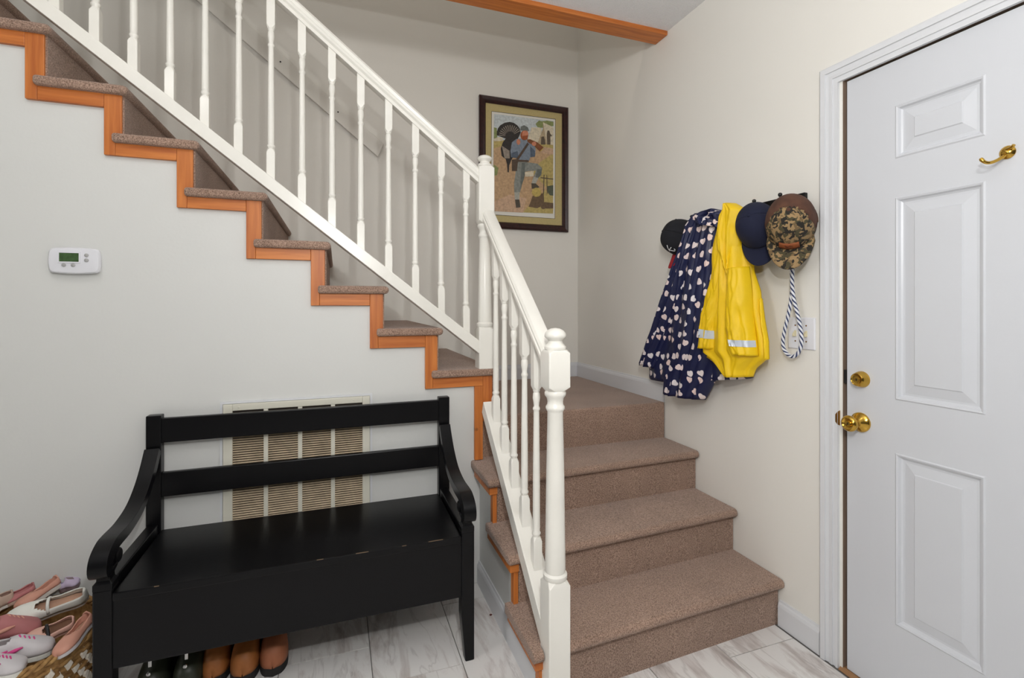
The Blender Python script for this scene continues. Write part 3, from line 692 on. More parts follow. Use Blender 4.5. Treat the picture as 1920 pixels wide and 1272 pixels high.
# turkey
fan = [(330 + r_ * math.cos(math.radians(a_)) * 1.06, 420 - r_ * math.sin(math.radians(a_)) * 1.08) for a_, r_ in [(175, 98), (160, 104), (145, 108), (130, 110), (110, 110), (90, 110), (72, 108), (55, 104), (38, 100), (18, 92)]]
ply(7, 'feather', fan + [(400, 440), (340, 450), (280, 432)])
for a_ in range(30, 176, 12):
    ca, sa = math.cos(math.radians(a_)), math.sin(math.radians(a_))
    x0, y0, x1, y1 = 335 + 40 * ca, 420 - 40 * sa, 335 + 92 * ca, 420 - 92 * sa
    ply(8, 'plume', [(x0 - 1.5 * sa, y0 - 1.5 * ca), (x1 - 4 * sa, y1 - 4 * ca), (x1 + 4 * sa, y1 + 4 * ca), (x0 + 1.5 * sa, y0 + 1.5 * ca)])
ply(9, 'feather', [(275, 470), (300, 436), (390, 436), (380, 560), (345, 615), (328, 660), (325, 716), (314, 716), (311, 655), (300, 608), (266, 582), (258, 520)])
for q in range(7): ply(10, 'plume', [(268 + q * 9, 500 + q * 6), (276 + q * 9, 500 + q * 6), (296 + q * 6, 600), (290 + q * 6, 602)])
# soldier
ply(11, 'trouser', [(384, 628), (474, 632), (452, 760), (432, 820), (416, 882), (370, 884), (368, 810), (380, 720)])
ply(11, 'trousdark', [(430, 640), (474, 632), (452, 760), (432, 820), (424, 860), (420, 800)])
ply(12, 'trouser', [(462, 634), (500, 636), (560, 645), (598, 680), (592, 735), (568, 762), (530, 755), (548, 702), (500, 704), (454, 712)])
ply(13, 'trousdark', [(560, 690), (598, 690), (590, 740), (568, 762), (545, 758)])
ply(12, 'gaiter', [(528, 752), (570, 758), (546, 810), (512, 806)]); ply(13, 'boot', [(510, 806), (546, 808), (576, 836), (560, 850), (514, 850)])
ply(12, 'gaiter', [(370, 880), (414, 880), (411, 942), (374, 942)]); ply(13, 'boot', [(376, 940), (412, 940), (422, 1004), (384, 1008)])
ply(12, 'paper' if False else 'tent', [(455, 716), (530, 702), (528, 750), (460, 752)])
ply(13, 'coat', [(350, 470), (385, 442), (432, 438), (478, 458), (524, 470), (546, 522), (540, 586), (502, 592), (488, 628), (398, 626), (388, 598), (345, 592), (338, 540)])
ply(14, 'coatdark', [(345, 560), (396, 540), (404, 580), (388, 600), (347, 592)]); ply(14, 'coatdark', [(500, 500), (540, 540), (540, 586), (504, 592)])
ply(15, 'strap', [(478, 470), (490, 486), (404, 614), (388, 602)]); ply(15, 'strap', [(398, 612), (488, 616), (488, 632), (398, 630)]); ply(16, 'strap', [(350, 612), (402, 604), (392, 706), (350, 704)])
ply(16, 'rifle', [(474, 446), (500, 444), (560, 470), (612, 512), (582, 546), (536, 500), (480, 468)]); ply(17, 'keg', [(612, 510), (606, 528), (584, 547), (580, 542)])
ell(15, 'hair', 452, 412, 32, 40); ell(16, 'skin', 460, 402, 26, 34); ply(17, 'hair', [(440, 415), (485, 412), (478, 445), (455, 452), (440, 438)])
ply(18, 'hat', [(418, 372), (424, 340), (450, 328), (482, 346), (492, 376), (455, 372)])
ell(17, 'skin', 404, 466, 16, 24); ell(18, 'skin', 532, 482, 18, 18)
# camp things
ply(5, 'log', [(488, 1000), (520, 912), (580, 890), (612, 890), (616, 980), (560, 1012)]); ell(14, 'keg', 553, 880, 40, 38); ell(6, 'log', 610, 990, 24, 30); ply(6, 'log', [(620, 960), (690, 970), (690, 1014), (620, 1014)])
ply(7, 'man', [(611, 736), (618, 736), (614, 892), (606, 892)]); ply(7, 'man', [(634, 736), (640, 736), (644, 892), (637, 892)]); ply(7, 'man', [(586, 756), (690, 768), (690, 776), (586, 764)])
ply(8, 'pot', [(642, 830), (690, 822), (690, 908), (662, 905), (644, 880)])
ply(3, 'grass', [(440, 1046), (520, 1010), (690, 1016), (688, 1056)])
obj('print', pr, ['print_' + k for k in names], pic)

# ------------------------------------------------------------------ black bench
BX0, BX1 = -2.309, -1.195; BW = 0.047; BFY, BBY = -0.467, -0.055
be = thing('bench', 'black painted wooden bench with scrolled arms and slatted back against the white wall', 'bench', ((BX0 + BX1) / 2, -0.25, 0))
def leg_taper(x0, x1, y0, y1, ztop, tap):
    rings = []
    for z, t in [(0, tap), (0.16, 0), (ztop, 0)]:
        cx0, cx1 = (x0 + t, x1) if x1 > -1.7 else (x0, x1 - t)
        rings.append([Vector((cx0, y0, z)), Vector((cx1, y0, z)), Vector((cx1, y1 - t, z)), Vector((cx0, y1 - t, z))])
    return MB().loft(rings)
for x0, x1 in ((BX0, BX0 + BW), (BX1 - BW, BX1)):
    obj('leg', leg_taper(x0, x1, BFY, BFY + 0.048, 0.462, 0.014), 'black_paint', be, bevel=0.004)
    # collar between leg and arm scroll
    xm = (x0 + x1) / 2
    rings = []
    for z, h in [(0.460, 0.0235), (0.478, 0.0235), (0.486, 0.017), (0.498, 0.0165), (0.512, 0.022), (0.520, 0.0225)]:
        rings.append([Vector((xm - h, BFY + 0.024 - h, z)), Vector((xm + h, BFY + 0.024 - h, z)), Vector((xm + h, BFY + 0.024 + h, z)), Vector((xm - h, BFY + 0.024 + h, z))])
    obj('arm_support', MB().loft(rings), 'black_paint', be, bevel=0.002)
    obj('back_post', MB().box(x0, x1, BBY, BBY + 0.038, 0.0, 0.869), 'black_paint', be, bevel=0.003)
    obj('side_rail', MB().box(x0 + 0.004, x1 - 0.008, BFY + 0.048, BBY, 0.405, 0.474), 'black_paint', be, bevel=0.003)
    # arm: swept centre line in the Y-Z plane
    ctrl = [(-0.060, 0.745), (-0.105, 0.690), (-0.160, 0.640), (-0.230, 0.600), (-0.320, 0.580), (-0.405, 0.577), (-0.440, 0.571), (-0.472, 0.551), (-0.479, 0.528), (-0.466, 0.512)]
    th_ = [0.030, 0.030, 0.030, 0.031, 0.033, 0.036, 0.040, 0.044, 0.040, 0.030]
    def cr(pts, t):
        n = len(pts) - 1; s = min(int(t * n), n - 1); u = t * n - s
        g_ = lambda i: pts[max(0, min(n, i))]
        a_, b2, c_, d_ = g_(s - 1), g_(s), g_(s + 1), g_(s + 2)
        f1 = lambda q: 0.5 * (2 * b2[q] + (c_[q] - a_[q]) * u + (2 * a_[q] - 5 * b2[q] + 4 * c_[q] - d_[q]) * u * u + (3 * b2[q] - a_[q] - 3 * c_[q] + d_[q]) * u ** 3)
        return tuple(f1(q) for q in range(len(b2)))
    rings = []
    for k in range(41):
        t = k / 40; y, z = cr(ctrl, t); y2, z2 = cr(ctrl, min(1, t + 0.01)); y1_, z1_ = cr(ctrl, max(0, t - 0.01))
        d = Vector((0, y2 - y1_, z2 - z1_)).normalized(); nn = Vector((0, -d.z, d.y))
        h = cr([(q,) for q in th_], t)[0] / 2
        c = Vector((0, y, z)); hw = 0.0225
        rings.append([c + nn * h + Vector((xm - hw, 0, 0)), c + nn * h + Vector((xm + hw, 0, 0)), c - nn * h + Vector((xm + hw, 0, 0)), c - nn * h + Vector((xm - hw, 0, 0))])
    arm = obj('arm', MB().loft(rings), 'black_paint', be, smooth='auto', bevel=0.003)
    obj('scroll', MB().lathe([(0.001, -0.0222), (0.017, -0.0222), (0.021, -0.019), (0.021, 0.019), (0.017, 0.0222), (0.001, 0.0222)], (xm, -0.405, 0.532), (1, 0, 0), 24), 'black_paint', arm, smooth='auto')
    obj('scroll_neck', MB().tube([(xm, -0.462, 0.528), (xm, -0.435, 0.520), (xm, -0.412, 0.524)], [0.020, 0.016, 0.016], 12), 'black_paint', arm, smooth='auto')
obj('seat', MB().box(BX0 + BW + 0.002, BX1 - BW - 0.002, BFY - 0.004, BBY + 0.004, 0.428, 0.452), 'black_paint', be, bevel=0.003)
obj('apron', MB().box(BX0 + BW - 0.002, BX1 - BW + 0.002, BFY + 0.006, BFY + 0.026, 0.230, 0.427), 'black_paint', be, bevel=0.002)
obj('back_panel', MB().box(BX0 + BW - 0.002, BX1 - BW + 0.002, BBY, BBY + 0.015, 0.230, 0.427), 'black_paint', be)
obj('box_bottom', MB().box(BX0 + BW, BX1 - BW, BFY + 0.026, BBY, 0.240, 0.252), 'black_paint', be)
for z0, z1 in ((0.768, 0.857), (0.570, 0.658)):
    obj('back_slat', MB().box(BX0 + BW - 0.002, BX1 - BW + 0.002, BBY + 0.004, BBY + 0.026, z0, z1), 'black_paint', be, bevel=0.003)
mat('worn_wood', (112, 92, 72), 0.7)
for x0, l in ((-2.16, 0.012), (-1.72, 0.02), (-1.60, 0.04), (-1.45, 0.014), (-1.36, 0.05)):
    obj('worn_edge', MB().box(x0, x0 + l, BFY - 0.0043, BFY - 0.0015, 0.4508, 0.4523), 'worn_wood', be)

# ------------------------------------------------------------------ coat rack and what hangs on it
rk = thing('coat_rack', 'black wall-mounted coat rack board with small round hooks', 'coat rack', (-0.01, -0.4, 1.63))
RY0, RY1, RZ0, RZ1 = -0.812, -0.085, 1.632, 1.6925
obj('board', MB().box(-0.018, -0.0005, RY0, RY1, RZ0, RZ1), 'black_paint', rk, bevel=0.003)
for y in (-0.735, -0.610, -0.485, -0.360, -0.235, -0.120):
    z = 1.672
    pts = [(-0.016, y, z - 0.03), (-0.030, y, z - 0.028), (-0.042, y, z - 0.015), (-0.047, y, z + 0.005), (-0.050, y, z + 0.018)]
    h = obj('hook', MB().tube(pts, [0.005, 0.0045, 0.004, 0.004, 0.004], 10), 'black_iron', rk, smooth='auto')
    obj('knob', MB().lathe([(0.001, -0.008), (0.005, -0.0065), (0.0078, -0.001), (0.0075, 0.004), (0.0045, 0.0075), (0.001, 0.0085)], (-0.051, y, z + 0.024), (0, 0, 1), 16), 'black_iron', h, smooth='auto')

def drape(left, right, base, bulge, folds, seed, nu=34, nv=56, env=None, uvs=False, back=0.006):
    """cloth hanging on a wall: two outlines (px, top to bottom), front surface bulging away from the wall, back sheet near it"""
    def samp(pl, t):
        d = [0]
        for a_, b2 in zip(pl, pl[1:]): d.append(d[-1] + math.hypot(b2[0] - a_[0], b2[1] - a_[1]))
        s = t * d[-1]
        for i in range(len(pl) - 1):
            if s <= d[i + 1] + 1e-9:
                u = (s - d[i]) / max(1e-6, d[i + 1] - d[i]); return (pl[i][0] + (pl[i + 1][0] - pl[i][0]) * u, pl[i][1] + (pl[i + 1][1] - pl[i][1]) * u)
        return pl[-1]
    V, UV = [], []
    for j in range(nv + 1):
        v = j / nv; l, r = samp(left, v), samp(right, v)
        PL, PR = at(l[0], l[1], 'X', -base), at(r[0], r[1], 'X', -base)
        for i in range(nu + 1):
            u = i / nu; p = PL.lerp(PR, u)
            e = (4 * u * (1 - u)) ** 0.45
            k = env(v) if env else min(1, 0.45 + v * 1.2)
            nz = 0
            for fr_, fv, am in folds:
                n0 = noise.noise(Vector((u * fr_, v * fv, seed)))
                nz += am * (1 - 2.2 * abs(n0))
            p.x -= e * (bulge * k + nz * min(1, 0.3 + v * 2))
            V.append(p)
    n1 = (nv + 1) * (nu + 1)
    for q in range(n1):
        p = V[q].copy(); p.x = -base + back; V.append(p)
    # cloth coordinates for the print: walk along the surface
    uv = [None] * (2 * n1)
    for j in range(nv + 1):
        s = 0.0
        for i in range(nu + 1):
            a_ = V[j * (nu + 1) + i]
            if i: s += (a_ - V[j * (nu + 1) + i - 1]).length
            uv[j * (nu + 1) + i] = (s - V[j * (nu + 1)].y, a_.z); uv[n1 + j * (nu + 1) + i] = (s - V[j * (nu + 1)].y, a_.z)
    F = []
    w = nu + 1
    for j in range(nv):
        for i in range(nu):
            a_ = j * w + i; F.append((a_, a_ + 1, a_ + w + 1, a_ + w)); F.append((n1 + a_, n1 + a_ + w, n1 + a_ + w + 1, n1 + a_ + 1))
    for j in range(nv):
        for i in (0, nu):
            a_ = j * w + i; F.append((a_, a_ + w, n1 + a_ + w, n1 + a_))
    for i in range(nu):
        for j in (0, nv):
            a_ = j * w + i; F.append((a_, a_ + 1, n1 + a_ + 1, n1 + a_))
    mb = MB(); mb.add(V, F); mb.uv = uv
    return mb
mat('navy_lining', (22, 26, 50), 0.7)
mat('yellow_shell', (238, 198, 4), 0.55, var=0.05, vscale=10, bump=0.25, bscale=26, bdist=0.006)
mat('reflective', (206, 214, 224), 0.30, metal=0.2)
FO = [(5.0, 1.3, 0.028), (11.0, 2.2, 0.012), (22, 4, 0.004)]
# navy coat with hearts
nv_c = thing('heart_print_raincoat', 'navy blue child raincoat printed with white hearts hanging on the coat rack', 'raincoat', (-0.05, -0.25, 0.83))
obj('body', drape([(1303, 402), (1288, 425), (1274, 478), (1262, 514), (1243, 579), (1231, 640), (1222, 690), (1222, 712), (1250, 716)],
                  [(1350, 396), (1372, 420), (1380, 480), (1388, 540), (1400, 600), (1408, 650), (1412, 690), (1411, 709), (1400, 711)], 0.012, 0.055, FO, 3.1), 'navy_hearts', nv_c, smooth=True)
obj('front_flap', drape([(1326, 396), (1316, 440), (1302, 510), (1285, 580), (1266, 650), (1252, 700), (1249, 737)],
                        [(1352, 394), (1356, 440), (1362, 510), (1366, 580), (1368, 650), (1347, 702), (1322, 750)], 0.055, 0.035, FO, 8.4), 'navy_hearts', nv_c, smooth=True)
obj('sleeve', drape([(1303, 402), (1288, 424), (1275, 478), (1262, 514), (1243, 579), (1225, 634), (1210, 680)],
                    [(1318, 412), (1312, 440), (1302, 490), (1292, 540), (1276, 590), (1258, 640), (1240, 692)], 0.045, 0.045, FO, 5.5), 'navy_hearts', nv_c, smooth=True)
obj('collar', drape([(1312, 420), (1306, 404), (1322, 396), (1338, 391)][::-1], [(1362, 428), (1364, 414), (1362, 402), (1352, 394)][::-1], 0.075, 0.020, FO, 2.2, nv=20, env=lambda v: 0.8), 'navy_hearts', nv_c, smooth=True)
# yellow coat
yc_ = thing('yellow_raincoat', 'bright yellow child raincoat with reflective cuff bands on the coat rack', 'raincoat', (-0.06, -0.5, 0.95))
obj('body', drape([(1366, 388), (1354, 412), (1346, 445), (1341, 480), (1342, 506), (1335, 540), (1326, 580), (1320, 620), (1317, 662), (1340, 676), (1370, 706)],
                  [(1384, 384), (1398, 393), (1404, 430), (1410, 470), (1413, 509), (1425, 545), (1429, 590), (1437, 641), (1440, 671), (1416, 692), (1411, 707)], 0.072, 0.040, FO, 4.2), 'yellow_shell', yc_, smooth=True)
obj('hood', drape([(1370, 384), (1358, 405), (1352, 440), (1355, 470), (1366, 495), (1376, 520)],
                  [(1378, 381), (1397, 392), (1396, 420), (1391, 455), (1385, 490), (1380, 522)], 0.095, 0.045, [(4, 1.5, 0.020), (9, 3, 0.008)], 1.3, nv=36, env=lambda v: 1 - 0.55 * v), 'yellow_shell', yc_, smooth=True)
s1 = drape([(1346, 492), (1337, 530), (1327, 575), (1320, 617), (1317, 652)], [(1372, 505), (1371, 545), (1363, 580), (1353, 618), (1349, 655)], 0.088, 0.040, [(4, 2, 0.016), (8, 5, 0.008)], 6.6, nu=22, nv=40, env=lambda v: 1)
obj('sleeve', s1, 'yellow_shell', yc_, smooth=True)
s2 = drape([(1374, 505), (1372, 545), (1371, 590), (1376, 640), (1384, 662)], [(1404, 500), (1409, 545), (1412, 590), (1417, 634), (1421, 668)], 0.100, 0.048, [(4, 2, 0.016), (8, 5, 0.008)], 9.6, nu=22, nv=40, env=lambda v: 1)
obj('sleeve', s2, 'yellow_shell', yc_, smooth=True)
# reflective bands wrap the sleeves
def band(src, j0, j1, nu=22):
    w = nu + 1; n1 = 41 * w
    rows = [[src.v[j * w + i] + Vector((-0.0022, 0, 0)) for i in range(w)] for j in range(j0, j1 + 1)]
    mb = MB(); vs = [p for r_ in rows for p in r_] + [p + Vector((0.0018, 0, 0)) for r_ in rows for p in r_]
    m = len(rows); fs = []
    for j in range(m - 1):
        for i in range(nu): fs.append((j * w + i, j * w + i + 1, (j + 1) * w + i + 1, (j + 1) * w + i))
    for i in range(nu):
        fs.append((i, i + 1, m * w + i + 1, m * w + i)); a_ = (m - 1) * w; fs.append((a_ + i, a_ + i + 1, m * w + a_ + i + 1, m * w + a_ + i))
    return mb.add(vs, fs)
obj('reflective_band', band(s1, 31, 35), 'reflective', yc_, smooth='auto')
obj('reflective_band', band(s2, 33, 36), 'reflective', yc_, smooth='auto')
obj('zip_flap', drape([(1424, 560), (1428, 600), (1434, 640), (1435, 676)], [(1428, 560), (1433, 600), (1440, 640), (1441, 674)], 0.080, 0.012, [(3, 3, 0.004)], 3.3, nu=6, nv=24), 'yellow_shell', yc_, smooth=True)

# caps: crown (front panel and back), visor, button; hung with the opening to the wall
def frame_matrix(loc, fwd, upv, s=1.0):
    y = Vector(fwd).normalized(); z = Vector(upv); z = (z - y * z.dot(y)).normalized(); x = y.cross(z)
    return Matrix(((x.x, y.x, z.x, loc[0]), (x.y, y.y, z.y, loc[1]), (x.z, y.z, z.z, loc[2]), (0, 0, 0, 1))) @ Matrix.Scale(s, 4)
def cap(name, label, loc, fwd, upv, s, front, back, visor, split, seed):
    t = thing(name, label, 'cap', loc, 'caps on the coat rack')
    M = frame_matrix(loc, fwd, upv, s)
    a_, b2, h = 0.080, 0.097, 0.115
    nr, na = 14, 40
    fr_, bk = MB(), MB()
    def pt(i, j):
        th_ = 2 * math.pi * j / na; u = i / nr * math.pi / 2
        r_ = math.sin(u) ** 0.92; z = h * math.cos(u) ** 0.85 if u < math.pi / 2 - 1e-6 else 0.0
        x, y = a_ * r_ * math.cos(th_), b2 * r_ * math.sin(th_)
        n0 = noise.noise(Vector((x * 18, y * 18, seed))) * 0.005
        z += n0 * (1 - r_ * 0.6); 
        if y > 0: z += 0.014 * (y / b2) * r_ * (1 - r_) * 2
        return Vector((x, y, z))
    for i in range(nr):
        for j in range(na):
            q = [pt(i, j), pt(i, (j + 1) % na), pt(i + 1, (j + 1) % na), pt(i + 1, j)]
            c = sum(q, Vector()) / 4
            tgt = fr_ if c.y > split(c.x) else bk
            tgt.add(q, [(0, 1, 2, 3)])
    for mb, nm, m in ((fr_, 'front_panel', front), (bk, 'crown', back)):
        if not mb.v: continue
        mb.xf(M); me = mb.mesh(nm, [m]); bm = bmesh.new(); bm.from_mesh(me); bmesh.ops.remove_doubles(bm, verts=bm.verts, dist=1e-5); bmesh.ops.recalc_face_normals(bm, faces=bm.faces); bm.to_mesh(me); bm.free()
        obj(nm, me, m, t, smooth=True, solid=0.0025)
    # stitched seams
    for th_ in (30, 90, 150, 210, 270, 330):
        pts = [M @ (pt(i, th_ / 360 * na) + Vector((0, 0, 0.0008))) for i in range(0, nr + 1)]
        obj('seam', MB().tube(pts, 0.0009 * s, 6), back if th_ > 180 else front, t, smooth=True)
    obj('button', MB().lathe([(0.007, 0), (0.007, 0.003), (0.004, 0.006), (0.001, 0.0065)], (0, 0, pt(0, 0).z - 0.001), (0, 0, 1), 14).xf(M), back, t, smooth='auto')
    # visor
    vi = MB(); rows = []
    for k in range(25):
        th_ = math.radians(28 + 124 * k / 24)
        rim = Vector((a_ * math.cos(th_), b2 * math.sin(th_), 0.004))
        ext = 0.082 * math.sin(math.pi * (k + 0.6) / 25.2) ** 0.55
        col = []
        for q in range(7):
            u = q / 6
            p = Vector((rim.x * (1 + 0.06 * u), rim.y + ext * u, 0))
            p.z = 0.006 - 0.030 * (p.x / 0.08) ** 2 * (0.3 + 0.7 * u) + 0.010 * u
            col.append(p)
        rows.append(col)
    vi.loft(rows, cap=False, closed=False); vi.xf(M)
    v = obj('visor', vi, visor, t, smooth=True, solid=0.0035)
    # sweat band strap loop
    pts = [M @ Vector((a_ * math.cos(x), b2 * math.sin(x), 0.002)) for x in [math.radians(180 + 180 * k / 20) for k in range(21)]]
    obj('strap', MB().tube(pts, 0.004 * s, 8), back, t, smooth=True)
    return t, M, pt
mat('cap_black', (20, 21, 28), 0.9, bump=0.2, bscale=400, bdist=0.001)
mat('cap_navy', (19, 24, 50), 0.9, bump=0.2, bscale=400, bdist=0.001)
mat('cap_brown', (92, 60, 44), 0.9, col2=(72, 46, 34), vscale=30)
mat('cap_red', (170, 22, 34), 0.85)
mat('leather_patch', (150, 82, 42), 0.6, var=0.15, vscale=60)
mat('patch_mark', (96, 46, 22), 0.7)
mat('thread_white', (232, 232, 232), 0.8)
c1, M1, p1_ = cap('black_baseball_cap', 'black baseball cap with white script letter at the left end of the coat rack', (-0.036, -0.150, 1.604), (-0.30, 0.10, -0.94), (-0.86, 0.24, 0.42), 0.92, 'cap_black', 'cap_black', 'cap_red', lambda x: 0.0, 1.0)
# white script A on the front of the black cap
def on_cap(M, pt, x, y):      # point of the crown surface seen at a photo pixel
    d = (CF + CR * ((x - PPX) / FPX) + CU * ((PPY - y) / FPX)).normalized(); best = None
    for i in range(8, 57):
        for j in range(0, 160):
            p = M @ pt(i / 4, j / 4); r = p - CAM; t = r.dot(d); e = (r - d * t).length + 0.02 * t
            if best is None or e < best[0]: best = (e, p, d)
    return best[1] - d * 0.002
for st in ([(1251, 460), (1252.5, 465), (1256, 471)], [(1258, 464), (1256, 468), (1255, 474)], [(1253, 468), (1259, 470), (1265, 471), (1266, 468), (1263, 467)]):
    obj('letter_stroke', MB().tube([on_cap(M1, p1_, *q) for q in st], 0.0019, 6), 'thread_white', c1, smooth=True)
cap('navy_baseball_cap', 'plain dark navy baseball cap hanging between the yellow raincoat and the camouflage cap', (-0.056, -0.640, 1.583), (-0.22, -0.30, -0.93), (-0.84, -0.36, 0.36), 0.98, 'cap_navy', 'cap_navy', 'cap_navy', lambda x: 0.0, 2.0)
c3, M3, p3_ = cap('camouflage_cap', 'brown trucker cap with camouflage front, camouflage visor and tan leather patch', (-0.072, -0.800, 1.573), (-0.24, -0.16, -0.95), (-0.74, -0.56, 0.34), 1.04, 'duck_camo', 'cap_brown', 'duck_camo', lambda x: -0.012 + 9.0 * x * x, 3.0)
mb = MB(); rows = []
for k in range(9):
    lx = -0.034 + 0.068 * k / 8
    rows.append([M3 @ (p3_(u * 14, (math.pi / 2 - lx / 0.085) / (2 * math.pi) * 40) + Vector((0, 0.004, 0.002))) for u in (0.80, 0.86, 0.92, 0.97)])
obj('leather_patch', mb.loft(rows, cap=False, closed=False), 'leather_patch', c3, smooth=True, solid=0.003)
for st in ([(-0.012, 0.90), (-0.004, 0.86), (0.004, 0.89), (0.014, 0.85)], [(-0.006, 0.93), (0.004, 0.92), (0.012, 0.90)]):
    obj('patch_mark', MB().tube([M3 @ (p3_(u * 14, (math.pi / 2 - lx / 0.085) / (2 * math.pi) * 40) + Vector((0, 0.006, 0.0035))) for lx, u in st], 0.0013, 6), 'patch_mark', c3)

# braided rope leash loop
def leash():
    X = -0.034
    px_ = [(1484, 498), (1485, 520), (1485, 545), (1482, 570), (1477, 595), (1471, 620), (1468, 640), (1470, 655), (1477, 665), (1486, 669), (1495, 664), (1501, 652), (1503, 635), (1500, 610), (1495, 585), (1490, 560), (1488, 535), (1489, 512), (1490, 498)]
    pts = [at(x, y, 'X', X) for x, y in px_]
    # smooth
    fine = []
    n = len(pts) - 1
    for i in range(n * 6 + 1):
        t = i / 6; s = min(int(t), n - 1); u = t - s
        g_ = lambda k: pts[max(0, min(n, k))]
        a_, b2, c_, d_ = g_(s - 1), g_(s), g_(s + 1), g_(s + 2)
        fine.append(0.5 * (2 * b2 + (c_ - a_) * u + (2 * a_ - 5 * b2 + 4 * c_ - d_) * u * u + (3 * b2 - a_ - 3 * c_ + d_) * u ** 3))
    L = len(fine)
    for i, p in enumerate(fine): p.x -= 0.010 * (i > L // 2) * max(0, (p.z - 1.2)) / 0.2
    s = 0; acc = [0]
    for a_, b2 in zip(fine, fine[1:]): s += (b2 - a_).length; acc.append(s)
    mb = MB(); n_ = 12; r_ = 0.0072
    rings = []; uv = []; upv = Vector((1, 0, 0))
    for i, p in enumerate(fine):
        d = (fine[min(i + 1, L - 1)] - fine[max(0, i - 1)]).normalized(); u = (upv - d * upv.dot(d)).normalized(); w = d.cross(u)
        rings.append([p + (u * math.cos(2 * math.pi * k / n_) + w * math.sin(2 * math.pi * k / n_)) * r_ * (1 + 0.10 * math.sin(acc[i] * 44 * 2 * math.pi + 2 * 2 * math.pi * k / n_)) for k in range(n_ + 1)])
        uv += [(k / n_, acc[i]) for k in range(n_ + 1)]
    mb.loft(rings, cap=False, closed=False); mb.uv = uv
    o = obj('rope_leash', mb, 'braided_rope', None, smooth=True)
    tag(o, 'blue and white braided rope leash looped under the camouflage cap', 'leash')
leash()

